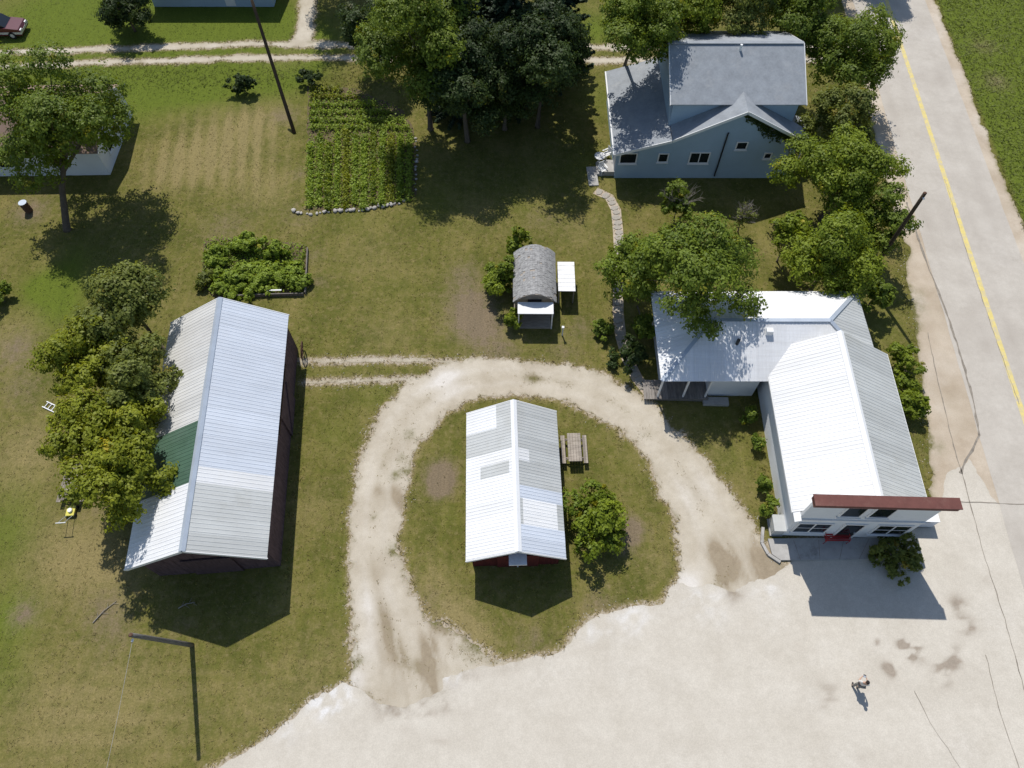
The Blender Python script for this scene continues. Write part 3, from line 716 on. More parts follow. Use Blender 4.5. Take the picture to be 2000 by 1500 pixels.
# ---- store with false front and hipped wing
def store():
    ox, oy, rz = 18.85, 13.0, R(-1.6)
    t = thing('store', 'white country store with long metal roof and red corniced false front', 'store', (ox, oy, 0), rz)
    Ti = (Matrix.Translation((ox, oy, 0)) @ Matrix.Rotation(rz, 4, 'Z')).inverted()
    def wl(x, y, z): return tuple(Ti @ Vector((x, y, z)))
    xw, xe, L, ze, zr = -3.7, 3.7, 10.55, 3.05, 5.35
    a, b = -3.35, 3.35
    zw = ze + (zr - ze) * (.35 / 3.7) - .05
    mb = MB()
    lap_wall([(a, L - .2, 0), (a, .1, 0), (a, .1, zw), (a, L - .2, zw)], t, None, .17, mb=mb)
    lap_wall([(b, .1, 0), (b, L - .2, 0), (b, L - .2, zw), (b, .1, zw)], t, None, .17, mb=mb)
    lap_wall([(b, L - .2, 0), (a, L - .2, 0), (a, L - .2, zw), (0, L - .2, zr - .05), (b, L - .2, zw)], t, None, .17, mb=mb)
    w = mb.build('side_siding', M['siding_white'], t); w['kind'] = 'stuff'
    MB().b2(a + .02, b - .02, .12, L - .22, 0, zw - .03).build('core', M['siding_white'], t)
    # false front
    ff = MB().b2(a - .03, b + .03, -.02, .12, 0, 5.75).build('false_front', M['siding_white'], t)
    lw = lap_wall([(a - .03, -.03, .1), (b + .03, -.03, .1), (b + .03, -.03, 5.6), (a - .03, -.03, 5.6)], ff, M['siding_white'], .16)
    co = MB().b2(a - .38, b + .1, -.5, .02, 5.78, 6.12)
    co.b2(a - .28, b + .02, -.36, .06, 5.6, 5.78)
    cor = co.build('cornice', M['cornice'], t)
    MB().b2(a - .42, b + .14, -.55, .06, 6.12, 6.19).build('cornice_cap', M['cornice'], cor)
    n = 13
    for i in range(n):
        x = a - .1 + (b - a + .1) * i / (n - 1); MB().b2(x - .07, x + .07, -.26, -.04, 5.3, 5.6).build('bracket', M['cornice'], cor)
    MB().b2(a - .05, b + .05, -.14, -.04, 2.78, 2.93).build('string_course', M['trim'], t)
    for x in (-.95, .55): window(t, (x, -.05, 4.15), 's', 1.0, 1.25, 1)
    for x in (-2.2, 2.15): window(t, (x, -.05, 1.55), 's', 1.75, 1.35, 2)
    d = MB().b2(-.55, .45, -.1, -.04, .12, 2.25).build('door', M['dark'], t)
    MB().b2(-.43, .33, -.125, -.101, 1.0, 2.1).build('pane', M['glass'], d)
    MB().b2(.3, .36, -.17, -.101, 1.0, 1.12).build('handle', M['galv'], d)
    f = MB(); f.b2(-.67, -.555, -.13, -.04, .12, 2.36); f.b2(.455, .57, -.13, -.04, .12, 2.36); f.b2(-.555, .455, -.13, -.04, 2.255, 2.36); f.build('door_frame', M['trim'], d)
    # main roof
    W = [(0, .18, zr), (0, L, zr), (xw, L, ze), (xw, -.32, ze), (0, -.32, zr)]
    Wp = [(0, .0, zr), (0, L, zr), (xw, L, ze), (xw, .0, ze)]; Ep = [(0, .0, zr), (xe, .0, ze), (xe, L, ze), (0, L, zr)]
    mb = MB(); sh = lambda P: [(x, max(y, .24), z) for x, y, z in P]
    Wp, Ep = sh(Wp), sh(Ep); mb.prism(Wp, (-.5, 0, 1), .06); mb.prism(Ep, (.5, 0, 1), .06)
    rf = mb.build('roof', M['trim'], t)
    metal_roof(Wp, rf, lambda q, i: [(1, M['store_metal'])], wd=.92, rib=.23); metal_roof(Ep, rf, lambda q, i: [(1, M['grey_metal'])], wd=.92, rib=.23)  # east slope's weaker sun is put into its greyer sheet colour
    cap = MB(); cap.prism([(0, .24, zr + .1), (0, L + .03, zr + .1), (-.2, L + .03, zr - .045), (-.2, .24, zr - .045)], (-.5, 0, 1), .01)
    cap.prism([(0, .24, zr + .1), (.2, .24, zr - .05), (.2, L + .03, zr - .05), (0, L + .03, zr + .1)], (.5, 0, 1), .01); cap.build('ridge_cap', M['white_cap'], rf)
    # south-west return of the eave beside the false front
    MB().prism([(xw, -.3, ze), (xw, .23, ze), (a - .04, .23, zw + .03), (a - .04, -.3, zw + .03)], (-.5, 0, 1), .06).build('eave_return', M['store_metal'], rf)
    for xx in (xw, xe): MB().b2(xx - .06 if xx < 0 else xx + .0, xx if xx < 0 else xx + .06, .24, L, ze - .12, ze + .0).build('gutter', M['trim'], rf)
    # hipped wing
    x0, x1, y0, y1, e2, r2 = 8.95, 22.25, 21.6, 28.3, 2.9, 4.5; yr = (y0 + y1) / 2 - .05; hw = 3.1
    A, B_, C, D = wl(x0, y0, e2), wl(x1, y0, e2), wl(x1, y1, e2), wl(x0, y1, e2); Rw, Re = wl(x0 + hw, yr, r2), wl(x1 - hw, yr, r2)
    mb = MB()
    planes = ([A, B_, Re, Rw], [C, D, Rw, Re], [D, A, Rw], [B_, C, Re])
    for pl in planes: mb.prism(pl, plane_axes(pl)[1], .06)
    wr = mb.build('wing_roof', M['trim'], t)
    for pl, mt in zip(planes, ('white_metal', 'store_metal', 'white_metal', 'grey_metal')):
        metal_roof(pl, wr, lambda q, i, mt=mt: [(1, M[mt])], wd=.92, rib=.23)
    for p, q in ((Rw, Re), (A, Rw), (D, Rw), (B_, Re), (C, Re)):
        p, q = Vector(p), Vector(q); MB().bar(p + Vector((0, 0, .065)), q + Vector((0, 0, .065)), .24, .05).build('hip_cap', M['galv'], wr)
    px, py = G(1441, 668, 4.1); v = MB().tube([wl(px, py, 3.6), wl(px, py, 4.35)], .1, 10).build('vent_pipe', M['black_metal'], wr)
    px, py = G(1502, 648, 4.3); MB().box(wl(px, py, 4.3), (.4, .3, .45)).build('chimney_box', M['white_paint'], wr)
    mb = MB()
    def wq(pts): lap_wall([wl(*p) for p in pts], t, None, .17, mb=mb)
    ax, bx, ay, by, zz = 9.5, 21.75, 23.2, 27.8, 2.93
    wq([(ax, by, 0), (ax, ay, 0), (ax, ay, zz), (ax, by, zz)]); wq([(bx, ay, 0), (bx, by, 0), (bx, by, zz), (bx, ay, zz)])
    wq([(bx, by, 0), (ax, by, 0), (ax, by, zz), (bx, by, zz)]); wq([(ax, ay, 0), (12.4, ay, 0), (12.4, ay, zz + .15), (ax, ay, zz + .15)])
    wq([(12.4, ay, 0), (12.4, 22.25, 0), (12.4, 22.25, zz), (12.4, ay, zz)]); wq([(12.4, 22.25, 0), (15.3, 22.25, 0), (15.3, 22.25, zz), (12.4, 22.25, zz)])
    ws = mb.build('wing_siding', M['siding_white'], t); ws['kind'] = 'stuff'
    c = wl(11.2, ay - .03, 0); window(t, (wl(10.6, ay - .04, 1.6)), 's', .9, 1.1)
    dd = MB().box(wl(11.7, ay - .06, 1.35), (.85, .06, 2.0), 0).build('wing_door', M['dark'], t)
    # porch deck with planks
    dk = MB().box(wl(10.7, 22.5, .16), (3.4, 1.3, .3)).build('porch_deck', M['wood_deck'], t)
    for i in range(24):
        x = 8.35 + i * .17
        MB().box(wl(x + .085, 22.5, .335), (.155, 1.4, .035)).build('plank', M['wood_deck'], dk)
    for x in (9.2, 10.8, 12.2): MB().box(wl(x, 21.98, 1.62), (.1, .1, 2.54)).build('post', M['trim'], dk)
    st = MB().box(wl(12.9, 21.75, .1), (1.6, .55, .2)).build('step', M['concrete'], t)
    return t
store()
# pavement in front of the store
WALK = GP([(1500, 1052), (1745, 1049), (1716, 1092), (1525, 1094), (1508, 1082)], .12)
wk = MB().prism([(x, y, .13) for x, y in WALK], (0, 0, 1), .13).build('sidewalk', M['concrete']); wk['kind'] = 'structure'
for k in range(4):
    (ax, ay), (bx, by) = WALK[0], WALK[1]; (dx, dy), (cx2, cy2) = WALK[3], WALK[2]
    f = (k + 1) / 5; strip('joint', [(ax + (bx - ax) * f, ay + (by - ay) * f - .1), (dx + (cx2 - dx) * f, dy + (cy2 - dy) * f)], .025, .134, M['crack'], wk)
kb = GP([(1490, 1030), (1488, 1060), (1500, 1082), (1524, 1098)], .1)
mb = MB()
for p, q in zip(kb, kb[1:]): mb.bar((*p, .07), (*q, .07), .16, .16)
kerb = mb.build('kerb', M['concrete']); kerb['kind'] = 'structure'

# red bench, cabinet and freezer by the store
def bench():
    x, y = G(1628, 1052, .13)
    t = thing('garden_bench', 'red metal garden bench beside the store door under the false front', 'bench', (x, y - .05, .13), R(0))
    for i in range(4): MB().b2(-.7, .7, -.22 + i * .11, -.14 + i * .11, .42, .45).build('seat_slat', M['red_paint'], t)
    for i in range(4): MB().box((0, .27 + .03 * i, .52 + i * .11), (1.4, .03, .08), 0, R(-12)).build('back_slat', M['red_paint'], t)
    for s in (-.66, .66):
        MB().tube([(s, -.24, 0), (s, -.25, .42), (s, -.22, .64), (s, .1, .66), (s, .27, .62)], .025, 6).build('armrest', M['red_paint'], t)
        MB().tube([(s, .3, 0), (s, .24, .42), (s, .38, .92)], .025, 6).build('back_leg', M['red_paint'], t)
    return t
bench()
x, y = G(1519, 1030, .4)
t = thing('utility_cabinet', 'grey utility cabinet against the west wall of the store', 'cabinet', (x - .05, y + .1, 0), R(-1.6))
MB().b2(-.3, .3, -.45, .45, .12, .85).build('body', M['grey_metal'], t); MB().b2(-.34, .34, -.49, .49, .851, .9).build('lid', M['grey_metal'], t); MB().b2(-.36, .36, -.5, .5, 0, .119).build('plinth', M['concrete'], t)
MB().b2(-.32, -.301, -.35, .35, .3, .75).build('louvre', M['grey_metal'], t)
x, y = G(1798, 1030, 0)
t = thing('ice_chest', 'pale grey ice chest behind the east end of the false front', 'ice chest', (x, y + .35, 0), R(-1.6))
MB().b2(-.6, .6, -.35, .35, .1, .95).build('body', M['pale_metal'], t); MB().b2(-.62, .62, -.37, .37, .951, 1.02).build('lid', M['white_paint'], t); MB().b2(-.55, .55, -.3, .3, 0, .099).build('plinth', M['black_metal'], t)
MB().b2(-.15, .15, -.39, -.371, .85, .9).build('handle', M['galv'], t)

# ---- blue house
def house():
    ox, oy = 14.4, 46.0
    t = thing('house', 'blue-grey two storey house with grey shingle roofs and white rakes', 'house', (ox, oy, 0))
    def l(x, y, z): return (x - ox, y - oy, z)
    S = 41.5
    # south front: gable with a long western slope
    PX, PZ, EZ, MY, MZ, RY, RZ = 16.35, 6.5, 4.0, 42.3, 6.1, 46.5, 8.0
    prof = [(7.9, 0), (21.0, 0), (21.0, EZ - .05), (PX, PZ - .12), (11.67, EZ - .08), (7.9, 2.76)]
    lap_wall([l(x, S, z) for x, z in prof], t, M['siding_blue'], .2, name='front_siding')
    mb = MB(); NY = 50.3; SY = 42.7; XW, XE = 11.5, 20.4
    lap_wall([l(7.9, NY, 0), l(7.9, S, 0), l(7.9, S, 2.72), l(7.9, NY, 2.72)], t, None, .2, mb=mb)
    lap_wall([l(21.0, S, 0), l(21.0, SY, 0), l(21.0, SY, EZ - .05), l(21.0, S, EZ - .05)], t, None, .2, mb=mb)
    lap_wall([l(XE, SY, 0), l(XE, NY, 0), l(XE, NY, MZ), l(XE, RY, RZ - .15), l(XE, SY, MZ)], t, None, .2, mb=mb)
    lap_wall([l(XW, NY, 0), l(XW, SY, 0), l(XW, SY, MZ), l(XW, RY, RZ - .15), l(XW, NY, MZ)], t, None, .2, mb=mb)
    lap_wall([l(XW, SY, 2.5), l(XE, SY, 2.5), l(XE, SY, MZ + .05), l(XW, SY, MZ + .05)], t, None, .2, mb=mb)
    lap_wall([l(XE, NY, 0), l(7.9, NY, 0), l(7.9, NY, 2.7), l(11.5, NY, 3.8), l(11.5, NY, MZ), l(XE, NY, MZ)], t, None, .2, mb=mb)
    w = mb.build('side_siding', M['siding_blue'], t); w['kind'] = 'stuff'
    MB().b2(7.95 - ox, 20.95 - ox, 41.55 - oy, 50.2 - oy, -.0, .3).build('foundation', M['concrete'], t)
    def plane(name, pts, thick=.09):
        n = plane_axes(pts)[1]; return MB().prism(pts, n, thick).build(name, M['shingle'], t)
    rs = plane('main_roof', [l(11.2, MY, MZ), l(20.75, MY, MZ), l(20.75, RY, RZ), l(11.2, RY, RZ)])
    plane('main_roof', [l(20.75, 2 * RY - MY, MZ), l(11.2, 2 * RY - MY, MZ), l(11.2, RY, RZ), l(20.75, RY, RZ)])
    MB().box(l(15.97, RY, RZ + .02), (9.5, .3, .05)).build('ridge_cap', M['shingle'], rs)
    # front gable running into the main roof
    RYG = MY + (PZ - MZ) / (RZ - MZ) * (RY - MY) + .05
    plane('front_roof', [l(PX, 41.05, PZ), l(PX, RYG, PZ), l(11.6, SY - .02, EZ), l(11.6, 41.05, EZ)])
    plane('front_roof', [l(PX, 41.05, PZ), l(21.3, 41.05, EZ - .15), l(21.3, SY - .02, EZ - .15), l(PX, RYG, PZ)])
    # west wing lean-to
    plane('wing_roof', [l(11.57, 41.05, 3.98), l(11.57, 50.5, 3.98), l(7.55, 50.5, 2.72), l(7.55, 41.05, 2.72)])
    # east lean-to over the side entry
    plane('porch_roof', [l(21.05, 42.75, 3.0), l(22.3, 42.75, 2.6), l(22.3, 45.2, 2.6), l(21.05, 45.2, 3.0)], .07)
    for yy in (42.9, 45.1): MB().b2(22.1 - ox, 22.2 - ox, yy - .05 - oy, yy + .05 - oy, 0, 2.56).build('porch_post', M['trim'], t)
    # white rakes and gutters
    for p, q in (((PX, PZ - .06), (11.6, EZ - .06)), ((PX, PZ - .06), (21.3, EZ - .21)), ((11.57, 3.92), (7.55, 2.66))):
        MB().bar(l(p[0], 41.02, p[1]), l(q[0], 41.02, q[1]), .05, .22).build('rake_board', M['trim'], t)
    MB().b2(7.45 - ox, 7.55 - ox, 41.05 - oy, 50.5 - oy, 2.58, 2.72).build('gutter', M['trim'], t)
    for xx in (11.17, 20.78):
        for y2 in (MY, 2 * RY - MY): MB().bar(l(xx, y2, MZ - .08), l(xx, RY, RZ - .08), .05, .2).build('rake_board', M['trim'], t)
    # windows in the south front (centre x, centre z, width, height, panes)
    for x, z, wd, ht, p in ((8.7, 2.0, 1.15, .85, 1), (11.3, 2.05, .62, .7, 1), (14.0, 2.05, 1.35, .9, 2), (16.85, 3.2, .68, .58, 1), (19.05, 2.25, .42, .42, 1)):
        window(t, l(x, S - .03, z), 's', wd, ht, p)
    MB().tube([l(15.55, S - .12, .3), l(15.55, S - .12, 4.3), l(15.6, S - .06, 4.4)], .06, 8).build('service_pipe', M['black_metal'], t)
    MB().tube([l(16.2, 46.0, 7.6), l(16.2, 46.0, 8.2)], .09, 10).build('vent_pipe', M['white_paint'], t)
    # west entry steps
    MB().b2(7.1 - ox, 7.88 - ox, 41.7 - oy, 43.0 - oy, 0, .42).build('entry_step', M['concrete'], t)
    MB().b2(6.55 - ox, 7.099 - ox, 41.7 - oy, 43.0 - oy, 0, .2).build('entry_step', M['concrete'], t)
    d = MB().b2(7.83 - ox, 7.88 - ox, 41.9 - oy, 42.8 - oy, .42, 2.4).build('door', M['trim'], t)
    return t
house()
cx, cy = G(1157, 345); MB2 = MB().box((cx, cy, .04), (.75, 2.0, .08), .05).build('patio_slab', M['concrete']); MB2['kind'] = 'structure'
def chair(px, py, rz, label):
    x, y = G(px, py); t = thing('garden_chair', label, 'chair', (x, y, 0), rz, 'chairs by the house corner')
    for i in range(4): MB().b2(-.25, .25, -.25 + i * .13, -.14 + i * .13, .4, .43).build('seat_slat', M['white_paint'], t)
    for i in range(4): MB().b2(-.24 + i * .13, -.14 + i * .13, .25, .28, .43, .95).build('back_slat', M['white_paint'], t)
    for a in (-.24, .24):
        for b in (-.22, .24): MB().b2(a - .025, a + .025, b - .025, b + .025, 0, .4).build('leg', M['white_paint'], t)
        MB().b2(a - .05, a + .05, -.27, .25, .62, .65).build('armrest', M['white_paint'], t)
chair(1176, 338, R(30), 'white slatted garden chair at the blue house corner, turned toward the lawn')
chair(1184, 308, R(-60), 'white slatted garden chair tucked against the blue house entry step')
x, y = G(1170, 318); t = thing('patio_table', 'small round white patio table between the garden chairs', 'table', (x, y, 0))
MB().tube([(0, 0, .68), (0, 0, .72)], .42, 20).build('table_top', M['white_paint'], t); MB().tube([(0, 0, 0), (0, 0, .679)], .04, 8).build('leg', M['white_paint'], t); MB().tube([(0, 0, 0), (0, 0, .03)], .2, 12).build('foot', M['white_paint'], t)

# ---- neighbour's houses at the top and left
def cottage():
    ox, oy = -38.5, 45.2
    t = thing('cottage', 'white cottage with brown shingle roof half hidden under a tree', 'house', (ox, oy, 0), R(1))
    x0, x1, y0, y1, ze, zr = -11.0, 7.3, -3.5, 3.5, 2.7, 4.6
    mb = MB()
    lap_wall([(x0, y0, 0), (x1, y0, 0), (x1, y0, ze), (x0, y0, ze)], t, None, .2, mb=mb)
    lap_wall([(x1, y0, 0), (x1, y1, 0), (x1, y1, ze), (x1, 0, zr - .1), (x1, y0, ze)], t, None, .2, mb=mb)
    lap_wall([(x1, y1, 0), (x0, y1, 0), (x0, y1, ze), (x1, y1, ze)], t, None, .2, mb=mb)
    lap_wall([(x0, y1, 0), (x0, y0, 0), (x0, y0, ze), (x0, 0, zr - .1), (x0, y1, ze)], t, None, .2, mb=mb)
    mb.build('siding', M['siding_white'], t)['kind'] = 'stuff'
    a, b = x0 - .4, x1 + .4; s = (zr - ze) / 3.5; e = ze - .4 * s
    for yy in (y0 - .4, y1 + .4):
        pts = [(a, yy, e), (b, yy, e), (b, 0, zr), (a, 0, zr)]; MB().prism(pts, plane_axes(pts)[1], .1).build('roof', M['brown_shingle'], t)
        for xx in (a - .03, b + .03): MB().bar((xx, yy, e - .08), (xx, 0, zr - .08), .05, .2).build('rake_board', M['trim'], t)
    MB().box(((a + b) / 2, 0, zr + .03), (b - a, .3, .05)).build('ridge_cap', M['brown_shingle'], t)
    window(t, (x1 + .03, -1.6, 1.5), 'e', .9, 1.1); window(t, (x1 + .03, 1.5, 1.5), 'e', .9, 1.1)
    for x in (-8, -4, 0, 4): window(t, (x, y0 - .03, 1.5), 's', 1.0, 1.1)
    MB().box((-3, .6, zr + .2), (.5, .5, .9)).build('chimney', M['cornice'], t)
cottage()
def longhouse():
    xa, ya = G(302, 13); xb, _ = G(535, 13); ox, oy = (xa + xb) / 2, ya
    t = thing('bungalow', 'pale blue bungalow beyond the two-track lane', 'house', (ox, oy, 0)); h = (xb - xa) / 2; D = 8.5; ze = 3.0; zr = 4.7
    mb = MB(); lap_wall([(-h, 0, 0), (h, 0, 0), (h, 0, ze), (-h, 0, ze)], t, None, .2, mb=mb)
    lap_wall([(h, 0, 0), (h, D, 0), (h, D, ze), (h, D / 2, zr - .1), (h, 0, ze)], t, None, .2, mb=mb); lap_wall([(-h, D, 0), (-h, 0, 0), (-h, 0, ze), (-h, D / 2, zr - .1), (-h, D, ze)], t, None, .2, mb=mb)
    lap_wall([(h, D, 0), (-h, D, 0), (-h, D, ze), (h, D, ze)], t, None, .2, mb=mb)
    mb.build('siding', M['siding_blue'], t)['kind'] = 'stuff'
    for yy in (-.5, D + .5):
        pts = [(-h - .4, yy, ze - .15), (h + .4, yy, ze - .15), (h + .4, D / 2, zr), (-h - .4, D / 2, zr)]; MB().prism(pts, plane_axes(pts)[1], .1).build('roof', M['shingle'], t)
    MB().b2(-h - .4, h + .4, -.6, -.51, ze - .3, ze - .15).build('gutter', M['trim'], t)
    for x in (-3.4, -.2, 3.2): window(t, (x, -.03, 1.6), 's', 1.2, 1.1, 2)
    MB().b2(1.2, 2.1, -.07, -.02, .1, 2.2).build('door', M['trim'], t)
longhouse()

# ---- playhouse
def playhouse():
    ox, oy = 1.5, 28.3
    t = thing('playhouse', 'little playhouse with arched weathered shingle roof, white awning and side canopy', 'playhouse', (ox, oy, 0), R(-.5))
    Wd, L, zs, rise = 1.42, 4.2, 1.75, .85
    def arc(u): x = -Wd + 2 * Wd * u; return x, zs + rise * (1 - (x / Wd) ** 2)
    for s in (-1, 1): MB().b2(*(sorted((s * (Wd - .2), s * (Wd - .12)))), .25, L - .15, .3, zs + .02).build('side_wall', M['wood_grey'], t)
    for yy in (.25, L - .22):
        n = 12; pts = [(-Wd + .13, yy, .3), (Wd - .13, yy, .3)]
        for k in range(n + 1):
            u = 1 - (.06 + .88 * k / n); x, z = arc(u); x = max(min(x, Wd - .13), -Wd + .13); pts.append((x, yy, z - .03))
        MB().prism(pts, (0, -1, 0), .07).build('end_wall', M['wood_grey'], t)
    mb = MB(); n = 16
    for k in range(n):
        (xa, za), (xb, zb) = arc(k / n), arc((k + 1) / n); pts = [(xa, 0, za), (xb, 0, zb), (xb, L, zb), (xa, L, za)]
        mb.prism(pts, (xa + xb, 0, 2), .05)
    rf = mb.build('roof', M['wood_grey'], t)
    sh = MB(); rr = random.Random(3)
    rows = 18
    for k in range(rows):
        u0, u1 = k / rows, (k + 1) / rows; (xa, za), (xb, zb) = arc(u0), arc(u1); y = -.03 + rr.uniform(0, .1)
        while y < L:
            w = rr.uniform(.12, .24); h = .018 + rr.uniform(0, .025); gap = .012
            lo = .02 if xa + xb > 0 else .045; N = Vector((-(zb - za), 0, xb - xa)).normalized()
            if rr.random() > .05:
                a = Vector((xa, y, za)) + N * h; b = Vector((xb, y, zb)) + N * h; w2 = min(w, L + .03 - y)
                sh.prism([a, b, b + Vector((0, w2 - gap, 0)), a + Vector((0, w2 - gap, 0))], N, .016)
            y += w
    so_ = sh.build('shingles', M['old_shingle'], rf); so_['kind'] = 'stuff'
    MB().b2(-.45, .45, .16, .24, .32, 1.75).build('door', M['dark'], t)
    MB().b2(-Wd + .05, Wd - .05, .1, L - .1, .0, .299).build('base', M['wood_grey'], t)
    aw = MB().b2(-1.12, 1.22, -.95, -.02, 1.74, 1.8).build('front_awning', M['white_paint'], t)
    for x in (-1.05, 1.15): MB().b2(x - .04, x + .04, -.92, -.84, 0, 1.739).build('awning_post', M['white_paint'], t)
    MB().b2(-1.0, 1.1, -.9, .2, .0, .14).build('porch_floor', M['wood_grey'], t)
    sc_ = MB().b2(1.62, 2.72, 1.2, 3.7, 1.38, 1.42).build('side_canopy', M['wood_grey'], t)
    for i in range(7): MB().b2(1.6, 2.75, 1.18 + i * .362, 1.52 + i * .362, 1.421 + .004 * (i % 2), 1.45).build('canopy_board', M['white_paint'], sc_)
    for x in (1.68, 2.66):
        for yy in (1.28, 3.6): MB().b2(x - .04, x + .04, yy - .04, yy + .04, 0, 1.379).build('canopy_post', M['wood_grey'], sc_)
playhouse()
x, y = G(1098, 655); t = thing('garden_stake', 'short pale green post in the grass in front of the playhouse', 'post', (x, y, 0))
MB().tube([(0, 0, 0), (0, 0, .9)], .05, 8).build('stake', M['siding_white'], t); MB().box((0, 0, .95), (.16, .16, .1)).build('cap', M['trim'], t)

# ---- picnic tables
def picnic(px, py, rz, label, L=1.85):
    x, y = G(px, py, .75); t = thing('picnic_table', label, 'picnic table', (x, y, 0), rz, 'picnic tables')
    for i in range(5): MB().b2(-.4 + i * .162, -.25 + i * .162, -L / 2, L / 2, .72, .76).build('top_plank', M['wood_grey'], t)
    for s in (-1, 1):
        for k in range(2): MB().b2(*sorted((s * (.54 + k * .13), s * (.66 + k * .13))), -L / 2, L / 2, .42, .46).build('seat_plank', M['wood_grey'], t)
    for yy in (-L / 2 + .3, L / 2 - .3):
        for s in (-1, 1): MB().bar((s * .72, yy, .02), (s * .22, yy, .7), .09, .045).build('leg', M['wood_grey'], t)
        MB().b2(-.79, .79, yy + .05, yy + .1, .36, .419).build('crossbar', M['wood_grey'], t)
        MB().b2(-.38, .38, yy + .05, yy + .1, .64, .719).build('top_bearer', M['wood_grey'], t)
picnic(1122, 873, R(1), 'weathered picnic table by the east wall of the red shed')
picnic(141, 940, R(2), 'weathered picnic table under the trees west of the barn', 2.3)

# ---- small yard things
x, y = G(142, 1000); t = thing('push_mower', 'yellow push mower with white handle beside the tree-shaded picnic table', 'lawn mower', (x, y, 0), R(184))
MB().b2(-.24, .24, -.3, .3, .1, .24).build('deck', M['yellow_plastic'], t); MB().tube([(0, 0, .24), (0, 0, .36)], .13, 12).build('engine', M['white_paint'], t)
for a in (-.27, .27):
    for b in (-.24, .24): MB().tube([(a - .03, b, .1), (a + .03, b, .1)], .1, 12).build('wheel', M['rubber'], t)
for a in (-.18, .18): MB().tube([(a, .28, .2), (a, .95, .85)], .016, 6).build('handle_bar', M['galv'], t)
MB().tube([(-.28, .96, .86), (.28, .96, .86)], .03, 8).build('handle_grip', M['white_paint'], t)
(xa, ya), (xb, yb) = G(88, 790), G(122, 806)
t = thing('ladder', 'short white ladder lying in the grass west of the barn trees', 'ladder', ((xa + xb) / 2, (ya + yb) / 2, 0), math.atan2(yb - ya, xb - xa))
for s in (-.2, .2): MB().b2(-.7, .7, s - .03, s + .03, .02, .09).build('rail', M['white_paint'], t)
for i in range(5): MB().b2(-.56 + i * .28 - .02, -.56 + i * .28 + .02, -.17, .17, .03, .07).build('rung', M['white_paint'], t)
x, y = G(57, 412); t = thing('burn_barrel', 'rusty steel barrel standing on bare ground south of the cottage', 'barrel', (x, y, 0))
MB().tube([(0, 0, 0), (0, 0, .28), (0, 0, .3), (0, 0, .32), (0, 0, .58), (0, 0, .6), (0, 0, .62), (0, 0, .86)], [.28, .28, .3, .28, .28, .3, .28, .28], 16).build('drum', M['rust'], t)
MB().tube([(0, 0, .861), (0, 0, .885)], .295, 16).build('lid', M['galv'], t)
x, y = G(592, 690, 0)
t = thing('wagon_wheel', 'rusty spoked wagon wheel leaning on the north-east corner of the barn', 'wheel', (x - .05, y - .1, 0), R(5))
rim = MB(); rim.tube([(.12 - .1 * math.cos(a), .55 * math.sin(a), .55 - .55 * math.cos(a)) for a in [2 * math.pi * k / 20 for k in range(21)]], .04, 6, False); rim.build('rim', M['rust'], t)
for k in range(8):
    a = 2 * math.pi * k / 8; MB().tube([(.12, 0, .55), (.12 - .1 * math.cos(a), .53 * math.sin(a), .55 - .53 * math.cos(a))], .02, 5).build('spoke', M['rust'], t)
MB().tube([(.04, 0, .55), (.2, 0, .55)], .08, 10).build('hub', M['rust'], t)

for px, py, rz_, L_, lb in ((205, 1195, .9, 1.5, 'grey fallen branch lying on dry grass west of the barn shadow'), (365, 1182, .4, .9, 'pale stick lying in the shadow of the barn gable')):
    x, y = G(px, py); t = thing('fallen_branch', lb, 'branch', (x, y, 0), rz_)
    MB().tube([(-L_ / 2, 0, .04), (0, .06, .07), (L_ / 2, -.03, .04)], [.035, .03, .015], 6).build('limb', M['twig'], t)
    for k_ in range(4):
        q = -.3 * L_ + k_ * .22 * L_; MB().tube([(q, .02, .05), (q + .2, .25 * (-1) ** k_, .06)], [.015, .006], 5).build('twig', M['twig'], t)
# ---- poles and wire
def pole(base, top, r0, r1, mt, label, arm=False):
    t = thing('utility_pole', label, 'pole', (base[0], base[1], 0)); a = Vector((0, 0, 0)); b = Vector((top[0] - base[0], top[1] - base[1], top[2]))
    n = 6; MB().tube([a.lerp(b, k / n) for k in range(n + 1)], [r0 + (r1 - r0) * k / n for k in range(n + 1)], 12).build('post', M[mt], t, True)
    MB().tube([b + Vector((.0, -.12, -.3)), b + Vector((.0, -.25, -.28))], .05, 8).build('insulator', M['white_paint'], t)
    MB().tube([b, b + Vector((0, 0, .04))], [r1 + .005, r1 * .6], 10).build('cap', M['rust'], t)
    return t
tx, ty = G(255, 1240, 7.0); bx, by = G(375, 1260)
pole((bx, by), (tx, ty, 7.0), .13, .10, 'wood_pole_grey', 'grey leaning utility pole on the lawn south of the barn')
bx2, by2 = G(1692, 545); pole((bx2, by2), (bx2, by2, 8.3), .15, .11, 'wood_pole', 'dark utility pole rising from trees beside the road')
bx3, by3 = G(575, 260); tx3, ty3 = G(482, -30, 8.6); pole((bx3, by3), (tx3, ty3, 8.6), .15, .11, 'wood_pole', 'dark utility pole by the vegetable garden path')
ex, ey = G(196, 1530, 6.2); t = thing('overhead_wire', 'thin service wire running from the leaning grey pole', 'wire', (tx, ty, 0))
MB().tube([(0, -.25, 6.7)] + [((ex - tx) * k / 6 * 3, -.25 + (ey - ty) * k / 6 * 3, 6.7 - .9 * math.sin(math.pi * k / 6)) for k in range(1, 7)], .008, 5).build('cable', M['concrete'], t)

